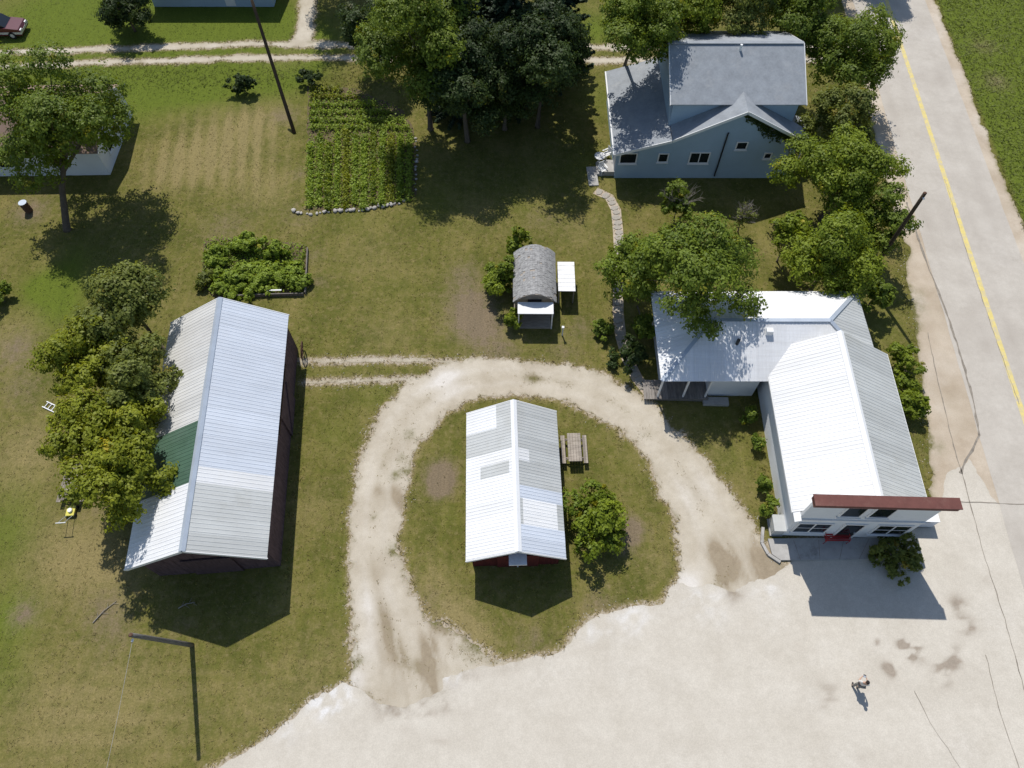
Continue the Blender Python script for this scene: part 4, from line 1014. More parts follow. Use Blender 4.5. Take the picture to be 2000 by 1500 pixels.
# ---- parked car at the far left
def car():
    x, y = G(48, 74); t = thing('parked_car', 'maroon car with silver lower side parked on the far lawn', 'car', (x - 2.2, y + .7, 0), R(1))
    def body(prof, w, nm, mt, par):
        mb = MB(); n = len(prof); vs = [(a, -w, b) for a, b in prof] + [(a, w, b) for a, b in prof]
        mb.add(vs, [tuple(range(n)), tuple(range(2 * n - 1, n - 1, -1))] + [(i, n + i, n + (i + 1) % n, (i + 1) % n) for i in range(n)]); return mb.build(nm, mt, par)
    b = body([(-2.2, .3), (2.2, .3), (2.25, .6), (2.1, .85), (1.1, .98), (-1.4, 1.0), (-2.15, .95), (-2.25, .6)], .86, 'body', M['car'], t)
    body([(-2.21, .42), (2.23, .42), (2.25, .62), (-2.24, .62)], .872, 'side_trim', M['silver'], b)
    c = body([(-1.7, .99), (1.05, .98), (.45, 1.42), (-1.15, 1.45)], .74, 'cabin', M['glass'], t)
    body([(.42, 1.4), (.38, 1.47), (-1.1, 1.5), (-1.16, 1.43)], .72, 'cabin_top', M['car'], t)
    for a in (-1.35, 1.35):
        for s in (-.82, .82):
            wh = MB().tube([(a, s - .1, .32), (a, s + .1, .32)], .32, 16).build('wheel', M['rubber'], t); MB().tube([(a, s - .11, .32), (a, s + .11, .32)], .18, 12).build('rim', M['silver'], wh)
    for s in (-.6, .6): MB().b2(2.16, 2.27, s - .16, s + .16, .62, .76).build('headlight', M['white_paint'], t)
car()

# ------------------------------------------------------------------ garden beds, stones, path
bed_px = [(602, 168), (690, 172), (790, 215), (812, 270), (812, 385), (770, 402), (690, 410), (598, 412), (600, 300)]
BED = GP(bed_px)
field_sheet('garden_bed', lambda x, y: sdf_poly(x, y, BED) + fbm(x, y, 1.5, 101) * .25, (-20, -5, 36, 56), .2, .009, M['soil'])
BED2 = GP([(398, 470), (470, 462), (600, 478), (598, 575), (420, 582), (392, 560)])
field_sheet('planting_bed', lambda x, y: sdf_poly(x, y, BED2) + fbm(x, y, 1.5, 102) * .12, (-24, -10, 27, 36), .2, .010, M['soil'])
def stone_mesh(rr):
    bm = bmesh.new(); bmesh.ops.create_icosphere(bm, subdivisions=1, radius=1)
    for v in bm.verts: v.co *= rr.uniform(.72, 1.15); v.co.z = max(v.co.z, -.6)
    me = bpy.data.meshes.new('stone'); bm.to_mesh(me); bm.free(); me.shade_smooth(); me.materials.append(M['stone']); return me
rr = random.Random(5); STONES = [stone_mesh(rr) for _ in range(6)]
def stones(name, label, line, step, size):
    x0, y0 = line[0]; t = thing(name, label, 'stone edging', (x0, y0, 0)); P = [Vector(p) for p in line]; i = 0
    for a, b in zip(P, P[1:]):
        n = max(1, int((b - a).length / step))
        for k in range(n):
            q = a.lerp(b, (k + rr.uniform(-.2, .2)) / n); s = size * rr.uniform(.6, 1.3)
            o = bpy.data.objects.new('stone', rr.choice(STONES)); COL.objects.link(o); o.parent = t
            o.location = (q.x - x0 + rr.uniform(-.08, .08), q.y - y0 + rr.uniform(-.1, .1), s * .4); o.scale = (s * 1.2, s, s * .75); o.rotation_euler = (0, 0, rr.uniform(0, 6.3))
    return t
stones('stone_border', 'row of pale field stones edging the south side of the vegetable garden', GP([(572, 414), (610, 418), (660, 413), (700, 412), (740, 404), (780, 396), (806, 386)]), .3, .16)
stones('stone_border', 'scattered field stones edging the east side of the vegetable garden', GP([(812, 270), (814, 310), (811, 350), (811, 380)]), .42, .12)
# timber edging of the planting bed
e1 = GP([(440, 582), (515, 579), (594, 577)]); e2 = GP([(597, 575), (600, 530), (602, 488)])
t = thing('timber_edging', 'dark timber planks edging the leafy bed north of the barn', 'edging', (*e1[0], 0))
for ln in (e1, e2):
    for a, b in zip(ln, ln[1:]):
        MB().bar((a[0] - e1[0][0], a[1] - e1[0][1], .14), (b[0] - e1[0][0], b[1] - e1[0][1], .14), .07, .28).build('plank', M['wood_deck'], t)
x, y = G(538, 572); o = MB().box((x, y, .3), (1.0, .1, .05), .02).build('white_batten', M['white_paint']); tag(o, 'narrow white batten lying on the timber edge of the leafy bed', 'batten')
# path of slabs from the house to the porch
path = [Vector(p) for p in GP([(1163, 372), (1190, 385), (1203, 410), (1207, 450), (1210, 500), (1208, 560), (1207, 610), (1212, 655), (1225, 700), (1245, 740), (1268, 768)])]
fp = strip('footpath', [tuple(p) for p in path], .75, .007, M['shoulder']); fp['kind'] = 'structure'
SL = []
for _ in range(5):
    mb = MB(); n = 7; a0 = rr.uniform(0, 1)
    pts = [(.34 * math.cos(a0 + 2 * math.pi * k / n) * rr.uniform(.85, 1.15), .25 * math.sin(a0 + 2 * math.pi * k / n) * rr.uniform(.85, 1.15), .045) for k in range(n)]
    mb.prism(pts, (0, 0, 1), .045); me = bpy.data.meshes.new('paving_stone'); me.from_pydata(mb.v, [], mb.f); me.materials.append(M['pathstone']); SL.append(me)
for a, b in zip(path, path[1:]):
    n = max(1, round((b - a).length / .5)); d = (b - a).normalized()
    for k in range(n):
        q = a.lerp(b, (k + .5) / n); o = bpy.data.objects.new('paving_stone', rr.choice(SL)); COL.objects.link(o); o.parent = fp
        o.location = (q.x + rr.uniform(-.05, .05), q.y + rr.uniform(-.05, .05), .004); o.rotation_euler = (0, 0, math.atan2(d.y, d.x) + math.pi / 2 + rr.uniform(-.25, .25)); s = rr.uniform(.85, 1.1); o.scale = (s, s, 1)

# ------------------------------------------------------------------ plants
def leaf_quads(C, Nrm, size, col, rng, fold=.25):
    """pointed leaf quads at C facing Nrm"""
    n = len(C); N = Nrm / np.maximum(np.linalg.norm(Nrm, axis=1, keepdims=True), 1e-6)
    rv = rng.normal(size=(n, 3)); T = np.cross(N, rv); T /= np.maximum(np.linalg.norm(T, axis=1, keepdims=True), 1e-6); B = np.cross(N, T)
    s = size[:, None] if hasattr(size, '__len__') else size
    V = np.stack([C - T * s * .5, C + B * s * .30 + N * s * fold * .3, C + T * s * .55 - N * s * fold * .4, C - B * s * .30 + N * s * fold * .3], 1).reshape(-1, 3)
    F = np.arange(4 * n).reshape(n, 4)
    return V, F, np.repeat(col, 4, 0)
PAL = {
    'green': ((.068, .112, .014), (.220, .285, .030)), 'yellow': ((.100, .135, .011), (.320, .345, .026)), 'dark': ((.020, .040, .012), (.066, .102, .022)),
    'bright': ((.082, .130, .012), (.270, .330, .026)), 'olive': ((.080, .108, .022), (.230, .258, .050)), 'blueish': ((.014, .030, .014), (.038, .064, .024)), 'crop': ((.140, .205, .022), (.310, .400, .045))}
def crown_points(rad, nclump, rng, low=-.45, lobes=9):
    L = rng.normal(size=(lobes, 3)); L /= np.linalg.norm(L, axis=1, keepdims=True); amp = rng.uniform(.22, .55, lobes)
    D = rng.normal(size=(nclump * 3, 3)); D /= np.linalg.norm(D, axis=1, keepdims=True); D = D[D[:, 2] > low][:nclump]
    k = .54 + np.minimum((np.maximum(0, D @ L.T) ** 7 * amp).sum(1), .62)
    r = rng.uniform(.0, 1, len(D)) ** .33
    return D * (k * r)[:, None] * np.array(rad), D, r
def plot_clear(x, y):
    if 6.6 < x < 23 and 41 < y < 52.3: y = 52.3                       # blue house
    if 8.2 < x < 23 and 20.8 < y < 29.2: y = 29.2                     # store wing
    bw = -20.6 - .083 * (y - 10.5)
    if bw < x < -12 and 9.5 < y < 27: x = bw                          # barn
    return x, y
def tree(name, label, px, py, zc, rad, pal, cat='tree', group=None, leaf=.21, dens=1.0, seed=0, bare=0.0, base=None, trunk=True, low=-.45):
    rng = np.random.default_rng(seed + 100); random.seed(seed)
    if cat == 'tree': rad = tuple(q * 1.06 for q in rad)
    cx, cy = G(px, py, zc); rx, ry, rzz = rad
    bx, by = base if base else plot_clear(cx, cy)
    t = thing(name, label, cat, (bx, by, 0), 0, group); off = np.array([cx - bx, cy - by, zc])
    area = (rx * ry + rx * rzz + ry * rzz) / 3
    nl = max(500, int((1050 if leaf > .205 else 1150) * area * dens * (.30 / leaf) ** 1.75)); Rm = float(np.mean(rad)); R3 = np.array(rad)
    nb = int(11 + 3.2 * Rm) if cat == 'tree' else int(8 + 4 * Rm)
    B = rng.normal(size=(nb * 4, 3)); B /= np.linalg.norm(B, axis=1, keepdims=True); B = B[B[:, 2] > low][:nb]
    keep = [0]                                                        # spread the boughs over the crown
    for i in range(1, len(B)):
        if np.min(np.linalg.norm(B[keep] - B[i], axis=1)) > .38: keep.append(i)
    B = B[keep]; B = np.concatenate([B, rng.normal(size=(3, 3)) * .25]); nb = len(B)
    rr_ = rng.uniform(.42, .86, nb); rr_[-3:] = .5
    BC = B * rr_[:, None] * R3; BR = Rm * rng.uniform(.24, .44, nb); wgt = BR ** 2 / (BR ** 2).sum()
    # twigs: small leaf tufts on the skin of each bough
    ntw = max(60, nl // 26); bo = rng.choice(nb, ntw, p=wgt); D = rng.normal(size=(ntw, 3)); D[:, 2] += .35; D /= np.linalg.norm(D, axis=1, keepdims=True)
    fr = rng.uniform(.25, 1.0, ntw) ** .45 * rng.uniform(.85, 1.2, ntw); P = BC[bo] + D * (BR[bo] * fr)[:, None] * np.array([1, 1, .72])
    k = rng.integers(0, ntw, nl); ts = np.clip(Rm * .055, .07, .19)
    jit = rng.normal(size=(nl, 3)) * ts * np.array([1, 1, .65]); C = P[k] + jit + off
    C[:, 2] = np.maximum(C[:, 2], .05)
    Nn = D[k] * .75 + jit / ts * .25 + rng.normal(size=(nl, 3)) * .38 + np.array([0, 0, .6])
    a, b = (np.array(q) for q in PAL[pal]); clv = rng.uniform(0, 1, nb); ctw = rng.uniform(0, 1, ntw)
    f = np.clip(clv[bo][k] * .38 + ctw[k] * .3 + rng.uniform(0, .42, nl), 0, 1)[:, None]
    col = a + (b - a) * f; yl = ctw[k] > .985; col[yl] = col[yl] * np.array([1.5, 1.1, .9])
    V, F, c = leaf_quads(C, Nn, leaf * rng.uniform(.55, 1.25, nl), col, rng)
    np_mesh('crown', V, F, M['leaf'], t, c)
    if trunk:
        mb = MB(); tr = max(.05, np.mean(rad) * .045); o3 = Vector(off.tolist())
        top = o3 + Vector((0, 0, -rzz * .15)); mid = Vector((o3.x * .4, o3.y * .4, top.z * .5)) + Vector((random.uniform(-.12, .12), random.uniform(-.12, .12), 0))
        mb.tube([(0, 0, -.02), (0, 0, .12), mid, top, o3 + Vector((0, 0, rzz * .4))], [tr * 1.5, tr * 1.1, tr * .85, tr * .5, tr * .15], 9)
        for i in range(nb):
            e = Vector((BC[i] * 1.0 + off).tolist()); s = mid.lerp(top, random.uniform(.3, 1.0)); m_ = s.lerp(e, .5) + Vector((0, 0, (e - s).length * .08))
            mb.tube([s, m_, e], [tr * .4, tr * .24, tr * .06], 5, False)
        mb.build('trunk', M['bark'], t, True)
    if bare:
        mb = MB(); 
        for i in range(int(bare)):
            d = Vector(rng.normal(size=3).tolist()); d.z = abs(d.z) + .3; d.normalize(); s = Vector((off * .7).tolist()); e = Vector((off + np.array([d.x * rx, d.y * ry, d.z * rzz]) * rng.uniform(.9, 1.25)).tolist())
            mb.tube([s, s.lerp(e, .5) + Vector((0, 0, .1)), e], [.04, .025, .008], 5, False)
            for _ in range(4):
                q = s.lerp(e, random.uniform(.4, .9)); mb.tube([q, q + Vector((random.uniform(-.5, .5), random.uniform(-.5, .5), random.uniform(.1, .5)))], [.014, .004], 4, False)
        mb.build('bare_twigs', M['twig'], t)
    return t
def spruce(label, px, py, h, r, seed, group):
    rng = np.random.default_rng(seed + 500); random.seed(seed); x, y = G(px, py); t = thing('spruce_tree', label, 'tree', (x, y, 0), 0, group)
    MB().tube([(0, 0, -.02), (0, 0, h * .5), (0, 0, h)], [.26, .15, .02], 9).build('trunk', M['bark'], t, True)
    C = []; Nn = []; br = MB(); z = .7
    while z < h - .15:
        L = r * (1 - (z / h)) ** .85 * rng.uniform(.85, 1.1) + .12; nb = int(6 + 4 * L / r)
        for k in range(nb):
            a = rng.uniform(0, 6.283); Lb = L * rng.uniform(.75, 1.15); n = int(16 + 34 * Lb); u = rng.uniform(.08, 1, n) ** .7
            side = rng.normal(size=n) * .16 * (.4 + Lb * .22) * (1.15 - u); dz = -.18 * Lb * u + .10 * Lb * u ** 3 + rng.normal(size=n) * .05 - np.abs(side) * .3
            C.append(np.stack([np.cos(a) * Lb * u - np.sin(a) * side, np.sin(a) * Lb * u + np.cos(a) * side, z + dz], -1))
            Nn.append(rng.normal(size=(n, 3)) * .5 + np.array([math.cos(a) * .4, math.sin(a) * .4, 1]))
            if k % 2 == 0: br.tube([(0, 0, z), (math.cos(a) * Lb * .6, math.sin(a) * Lb * .6, z - .1 * Lb)], [.04, .012], 4, False)
        z += rng.uniform(.26, .4) * (1.25 - .5 * z / h)
    C = np.concatenate(C); Nn = np.concatenate(Nn); a, b = (np.array(q) for q in PAL['blueish']); col = a + (b - a) * rng.uniform(0, 1, (len(C), 1))
    V, F, c = leaf_quads(C, Nn, .34 * rng.uniform(.6, 1.2, len(C)), col, rng); np_mesh('crown', V, F, M['needle'], t, c); br.build('branches', M['bark'], t)
    return t

# trees round the yard: survey point of the crown, crown height, radii, palette
tree('shade_tree', 'broad tree with open crown standing in front of the cottage', 115, 252, 6.4, (4.5, 4.9, 5.6), 'green', seed=1, base=G(132, 448), dens=.75)
barn_trees = [(248, 590, 5.3, (3.0, 2.9, 2.6), 'olive', 'olive green tree at the north end of the row beside the barn'), (165, 715, 4.9, (2.6, 2.5, 2.3), 'yellow', 'yellow-green tree in the barn-side row next to the ladder'),
              (262, 735, 4.9, (2.3, 2.6, 2.2), 'olive', 'tree leaning over the silvery part of the barn roof'), (180, 845, 4.8, (2.5, 2.6, 2.3), 'yellow', 'yellow-green tree shading the picnic table west of the barn'),
              (252, 848, 4.7, (2.3, 2.3, 2.1), 'yellow', 'tree overhanging the green part of the barn roof'), (225, 945, 5.4, (2.5, 2.6, 2.2), 'yellow', 'tree at the south end of the row by the white barn roof bay')]
for i, (a, b, z, r_, p_, lb) in enumerate(barn_trees): tree('yard_tree', lb, a, b, z, r_, p_, group='trees along the barn', seed=10 + i)
tree('tall_tree', 'tall sunlit broadleaf tree beside the dark spruces north of the garden', 822, 95, 7.2, (4.2, 4.0, 5.2), 'green', seed=20)
tree('dark_tree', 'dark leafy tree east of the vegetable garden', 905, 160, 5.5, (3.8, 3.8, 4.2), 'dark', seed=21, group='dark trees north of the lawn')
tree('dark_tree', 'dark leafy tree with low branches in front of the spruce clump', 985, 165, 4.2, (3.9, 3.2, 3.9), 'dark', seed=24, group='dark trees north of the lawn', low=-.8)
tree('dark_tree', 'dark leafy tree between the spruces and the blue house', 1055, 120, 6.0, (4.2, 3.8, 4.6), 'dark', seed=22, group='dark trees north of the lawn')
tree('dark_tree', 'dark leafy tree beside the lane behind the tall sunlit tree', 720, 60, 4.2, (2.6, 2.4, 3.0), 'dark', seed=23, group='dark trees north of the lawn')
spruce('dark spruce with its foot nearest the vegetable garden', 905, 205, 12.5, 3.3, 1, 'spruces north of the lawn')
spruce('tall dark spruce in the middle of the spruce clump', 1000, 195, 14.5, 3.9, 2, 'spruces north of the lawn')
spruce('dark spruce on the house side of the spruce clump', 1085, 150, 13.0, 3.5, 3, 'spruces north of the lawn')
spruce('dark spruce behind the spruce clump next to the lane', 960, 95, 13.5, 3.6, 4, 'spruces north of the lawn')
for i, (a, b, z, r_, p_, lb) in enumerate([(1245, 58, 8.0, (3.3, 3.0, 3.3), 'green', 'bright tree by the lane at the north-west corner of the blue house'), (1345, 22, 7.4, (3.1, 2.8, 2.9), 'bright', 'bright green tree directly behind the blue house roof ridge'),
        (1450, 5, 7.6, (2.9, 2.7, 2.7), 'olive', 'tree behind the blue house next to its roof vent'), (1545, 35, 6.4, (2.6, 2.6, 2.8), 'green', 'tree between the blue house ridge and the road')]):
    tree('back_tree', lb, a, b, z, r_, p_, group='trees behind the blue house', seed=30 + i)
for i, (a, b, z, r_, p_, lb) in enumerate([(1668, 112, 4.8, (3.7, 3.4, 3.2), 'green', 'large tree hanging over the yellow line of the road'), (1640, 228, 3.8, (2.7, 2.5, 2.6), 'olive', 'smaller tree at the north-east side of the blue house'),
        (1645, 345, 4.2, (4.0, 3.3, 3.1), 'bright', 'large bushy tree at the south-east corner of the blue house'), (1700, 432, 3.4, (2.3, 2.2, 2.3), 'green', 'tree between the two bushy trees on the road side'), (1712, 575, 1.6, (1.1, 1.4, 1.3), 'green', 'small tree at the north-east corner of the store wing'), (1545, 455, 3.0, (1.5, 1.5, 1.5), 'bright', 'small tree in the gap between house and store wing'), (1622, 500, 3.6, (3.4, 3.0, 2.7), 'bright', 'bushy tree between the utility pole and the store wing'),
        (1362, 535, 6.3, (4.0, 3.4, 3.2), 'green', 'spreading tree overhanging the hipped wing of the store'), (1232, 525, 3.2, (2.5, 2.6, 2.4), 'green', 'tree overhanging the stone footpath')]):
    tree('yard_tree', lb, a, b, z, r_, p_, group='trees around the blue house and store', seed=40 + i, dens=1.0)
tree('garden_shrub', 'half-bare shrub in the shadow of the blue house', 1325, 395, 1.8, (1.6, 1.5, 1.5), 'green', 'shrub', seed=50, bare=22, dens=.8)
tree('bare_shrub', 'grey leafless shrub in the shadow south of the blue house', 1452, 425, 1.5, (.9, .9, 1.3), 'olive', 'shrub', seed=51, bare=30, dens=.12, leaf=.18)
shr = [(980, 545, 1.3, (1.55, 1.9, 1.3), 'bright', 'dense bright shrub along the west wall of the playhouse'), (1010, 475, 1.2, (1.2, .9, 1.1), 'bright', 'shrub behind the arched playhouse'), (1002, 620, .7, (.7, .9, .7), 'bright', 'small shrub at the front corner of the playhouse'),
       (1158, 1015, 1.5, (1.85, 2.2, 1.6), 'bright', 'round bright shrub at the south-east corner of the red shed'), (1766, 712, 1.0, (1.1, 1.7, 1.1), 'bright', 'shrub at the north end of the store east wall'), (1777, 790, .9, (1.1, 1.6, 1.0), 'bright', 'shrub halfway along the store east wall'),
       (1468, 815, .7, (.5, .8, .7), 'green', 'climbing plant near the porch on the store west wall'), (1480, 860, .6, (.45, .6, .6), 'green', 'leafy plant midway along the store west wall'), (1492, 945, .7, (.45, .6, .7), 'green', 'leafy plant beside a store west window'), (1500, 990, .7, (.55, .6, .7), 'green', 'leafy plant next to the grey utility cabinet'),
       (1755, 1088, .6, (1.5, 1.75, .75), 'olive', 'low spreading juniper in the shadow of the false front'), (245, 22, 1.9, (2.6, 2.3, 2.0), 'dark', 'dark round bush beside the pale blue bungalow'), (475, 165, .8, (1.7, .8, .8), 'dark', 'low dark bush on the ditch near the utility pole'),
       (605, 150, .8, (1.2, .8, .8), 'dark', 'small dark bush at the north end of the vegetable garden'), (-5, 575, .8, (.9, 1.2, .8), 'green', 'bush on the west edge of the yard'), (1235, 700, .9, (.9, 1.6, .9), 'dark', 'dark shrub between the footpath and the porch'), (1175, 640, .6, (.8, 1.0, .6), 'green', 'low shrub west of the footpath'), (1255, 640, 1.0, (1.1, 1.2, 1.0), 'green', 'shrub at the north-west corner of the store wing'),
       (1200, 700, .35, (.45, .8, .35), 'dark', 'low dark plant on the lawn side of the footpath')]
for i, (a, b, z, r_, p_, lb) in enumerate(shr): tree('shrub', lb, a, b, z, r_, p_, 'shrub', seed=60 + i, leaf=.2, low=-.7, dens=1.1)
# growth in the leafy bed
bedp = [(425, 500, .5, (1.1, 1.0, .5), 'crop', 'leafy perennial at the west end of the timber-edged bed'), (480, 475, .6, (1.5, .9, .6), 'crop', 'bushy perennial at the back of the timber-edged bed'), (545, 490, .5, (1.2, .7, .5), 'crop', 'round perennial at the back corner of the timber-edged bed'),
        (455, 545, .4, (2.0, 1.7, .3), 'crop', 'low leafy clump in the middle of the timber-edged bed'), (520, 540, .4, (2.0, 1.7, .3), 'crop', 'low leafy clump near the white batten'), (570, 535, .45, (1.4, 1.9, .3), 'crop', 'low leafy clump along the east plank of the timber-edged bed'), (400, 545, .4, (.7, 1.0, .4), 'olive', 'yellowing plant beside the barn end of the bed'), (485, 570, .3, (2.2, .7, .3), 'crop', 'low plant along the south plank of the timber-edged bed')]
for i, (a, b, z, r_, p_, lb) in enumerate(bedp): tree('perennial', lb, a, b, z, r_, p_, 'plant', seed=90 + i, leaf=.2, low=-.3, dens=1.9, trunk=False, group='plants in the timber-edged bed')
# vegetable rows
def veg_row(p, q, wd, ht, pal, seed, label, group, dens=1.0):
    rng = np.random.default_rng(seed); (xa, ya), (xb, yb) = G(*p), G(*q); L = math.hypot(xb - xa, yb - ya); t = thing('vegetable_row', label, 'vegetable row', ((xa + xb) / 2, (ya + yb) / 2, 0), math.atan2(yb - ya, xb - xa), group)
    npl = max(4, int(L / .36)); n = int(70 * npl * dens); k = rng.integers(0, npl, n); sx = (k + .5) / npl * L - L / 2 + rng.normal(size=n) * .12
    pr = rng.uniform(.6, 1.15, npl); C = np.stack([sx, rng.normal(size=n) * wd * .3, np.abs(rng.normal(size=n)) * ht * .5 * pr[k] + .04], -1)
    a, b = (np.array(v) for v in PAL[pal]); col = a + (b - a) * np.clip(rng.uniform(0, 1, npl)[k] * .5 + rng.uniform(0, .5, n), 0, 1)[:, None]
    V, F, c = leaf_quads(C, rng.normal(size=(n, 3)) * .6 + np.array([0, 0, 1.]), .18 * rng.uniform(.6, 1.3, n), col, rng); np_mesh('leaves', V, F, M['leaf'], t, c)
    mb = MB(); mb.add([(-L / 2, -wd * .4, .01), (L / 2, -wd * .4, .01), (L / 2, 0, .09), (-L / 2, 0, .09), (L / 2, wd * .4, .01), (-L / 2, wd * .4, .01)], [(0, 1, 2, 3), (3, 2, 4, 5)]); mb.build('soil_ridge', M['soil'], t)
for i in range(12):
    x0 = 606 + i * 17.5; top = (262 if i > 2 else 272) + random.Random(i).uniform(-8, 10); veg_row((x0, 408 - max(0, i - 7) * 3 + random.Random(i + 50).uniform(-6, 4)), (x0 + 1.5 + i * .0, top), .50, .40, ('crop', 'crop', 'bright', 'crop', 'yellow')[i % 5], 200 + i, 'lengthwise row of leafy vegetables in the stone-edged garden', 'lengthwise vegetable rows', (1.2, .9, 1.3, .75)[i % 4])
for i, (y, xe, pal) in enumerate(((178, 668, 'yellow'), (192, 700, 'yellow'), (208, 735, 'crop'), (222, 765, 'crop'), (238, 790, 'crop'), (252, 800, 'crop'))):
    veg_row((606, y), (xe, y), .5, .55, pal, 230 + i, 'crosswise row of taller greens at the lane end of the vegetable garden', 'crosswise vegetable rows', .8)
# low growth filling both beds
def bed_cover(name, label, poly, n, ht, seed):
    rng = np.random.default_rng(seed); P = np.array(poly); x = rng.uniform(P[:, 0].min(), P[:, 0].max(), n); y = rng.uniform(P[:, 1].min(), P[:, 1].max(), n)
    d = sdf_poly(x, y, poly); k = (d > .08) & (rng.random(n) < np.clip(.75 + fbm(x, y, .9, seed) * .9, .1, 1)); x, y = x[k], y[k]; n = len(x)
    z = rng.uniform(.03, 1, n) ** 1.5 * ht * (.6 + .5 * vnoise(x * 1.4, y * 1.4, seed)); a, b = (np.array(v) for v in PAL['crop']); f = np.clip(vnoise(x * 1.1, y * 1.1, seed + 3) * .6 + rng.uniform(0, .4, n), 0, 1)[:, None]
    V, F, c = leaf_quads(np.stack([x, y, z], -1), rng.normal(size=(n, 3)) * .55 + np.array([0, 0, 1.]), .17 * rng.uniform(.6, 1.3, n), a + (b - a) * f, rng)
    tag(np_mesh(name, V, F, M['leaf'], None, c), label, 'plants', kind='stuff')
bed_cover('bed_growth', 'low bright green growth filling the timber-edged bed', BED2, 9000, .38, 301)
bed_cover('garden_weeds', 'low green weeds between the vegetable rows', BED, 7000, .2, 302)
# trees just outside the view whose shade reaches in
for i, (x, y, zc, r_, lb) in enumerate([(-15.5, 66.5, 8.5, (4.8, 4.6, 4.8), 'tall tree north of the lane beside the dirt spur'), (-3, 76, 8, (4.6, 4.4, 4.8), 'tall tree far behind the spruces'), (-46.5, 36.5, 4.8, (3.4, 3.4, 3.0), 'tree on the neighbouring plot south-west of the cottage'), (27, 69, 6.5, (4.4, 4.0, 4.2), 'roadside tree north of the blue house'), (34.0, 67.5, 5.0, (2.6, 2.4, 2.6), 'small tree leaning toward the road north of the blue house')]):
    rng = None; t_ = tree('outer_tree', lb, 1000, 750, zc, r_, 'green', seed=120 + i, base=(0, 0), dens=.9)
    # built about the survey centre, so move it to its plot
    c0 = G(1000, 750, zc); t_.location = (x, y, 0)
    for ch in t_.children:
        me = ch.data; a = np.empty(len(me.vertices) * 3, np.float32); me.vertices.foreach_get('co', a); a = a.reshape(-1, 3)
        k = np.clip(a[:, 2] / (zc * .9), 0, 1); a[:, 0] -= c0[0] * k; a[:, 1] -= c0[1] * k; me.vertices.foreach_set('co', a.ravel()); me.update()
# vine on the house front
rng = np.random.default_rng(77); n = 900; u = rng.uniform(0, 1, n); xx = 16.3 + u * 4.4; zz = 6.15 - (xx - 16.35) * .54 - np.abs(rng.normal(size=n)) * (.18 + .3 * np.exp(-((xx - 18.6) / 1.1) ** 2)); zz = np.where(xx < 16.35, 6.15 - np.abs(rng.normal(size=n)) * .2, zz)
a, b = (np.array(v) for v in PAL['dark']); V, F, c = leaf_quads(np.stack([xx - 18.5, rng.uniform(-.14, -.02, n), zz], -1), rng.normal(size=(n, 3)) * .4 + np.array([0, -1, .3]), .2 * rng.uniform(.6, 1.2, n), a + (b - a) * rng.uniform(0, 1, (n, 1)), rng)
t = thing('climbing_vine', 'dark vine climbing under the east rake of the blue house gable', 'vine', (18.5, 41.45, 0)); np_mesh('leaves', V, F, M['leaf'], t, c)
MB().tube([(2.2, -.06, 0), (2.15, -.07, 2), (1.9, -.06, 3.2), (.6, -.06, 4.4), (-1.6, -.06, 5.8)], [.05, .04, .03, .025, .015], 6).build('stem', M['bark'], t)

# ------------------------------------------------------------------ grass
def grass(name, label, n, region, hmin, hmax, seed, mask):
    rng = np.random.default_rng(seed); x = rng.uniform(region[0], region[1], n); y = rng.uniform(region[2], region[3], n); k = mask(x, y, rng); x, y = x[k], y[k]; n = len(x)
    cv = cover(x, y); base = np.array([.19, .170, .042]) * (.8 + .4 * rng.random((n, 1))); c = base
    for ch, cc in ((0, (.16, .205, .030)), (1, (.32, .26, .12)), (2, (.27, .215, .13))): c = c + (np.array(cc) - c) * (cv[:, ch:ch + 1] * .85)
    c = c * rng.uniform(.65, 1.3, (n, 1)); h = rng.uniform(hmin, hmax, n); V = []; 
    for b in range(3):
        a = rng.uniform(0, 6.283, n); wd = h * .16 + .007; lean = h * rng.uniform(.8, 1.9, n); ox, oy = rng.normal(size=n) * .03, rng.normal(size=n) * .03; d2 = a + 1.57
        p0 = np.stack([x + ox - np.cos(d2) * wd, y + oy - np.sin(d2) * wd, np.zeros(n)], -1); p1 = np.stack([x + ox + np.cos(d2) * wd, y + oy + np.sin(d2) * wd, np.zeros(n)], -1)
        p2 = np.stack([x + ox + np.cos(a) * lean, y + oy + np.sin(a) * lean, h], -1); V.append(np.stack([p0, p1, p2], 1))
    V = np.stack(V, 1).reshape(-1, 3); F = np.arange(len(V)).reshape(-1, 3); o = np_mesh(name, V, F, M['grass'], None, np.repeat(c, 9, 0)); tag(o, label, 'grass', kind='stuff'); return o
def clear(x, y):
    bad = (f_drive(x, y) > -.02) | (f_lot(x, y) > -.02) | (f_shoulder(x, y) > -.05) & (f_shoulder(x, y) > -.05) | (f_lane(x, y) > .0) | (sdf_poly(x, y, BED) > -.1) | (sdf_poly(x, y, BED2) > -.1)
    return ~bad
def lawn_mask(x, y, rng):
    e = blobs(x, y, EARTH); dens = fbm(x, y, .5, 131) * .4 + .55
    inview = np.abs(x) < 28 + y * .35
    return clear(x, y) & inview & (rng.random(len(x)) < np.clip(dens - e * .45, .08, 1))
grass('lawn_grass', 'short dry mown grass over the whole yard', 170000, (-52, 32, -2, 70), .03, .075, 1, lawn_mask)
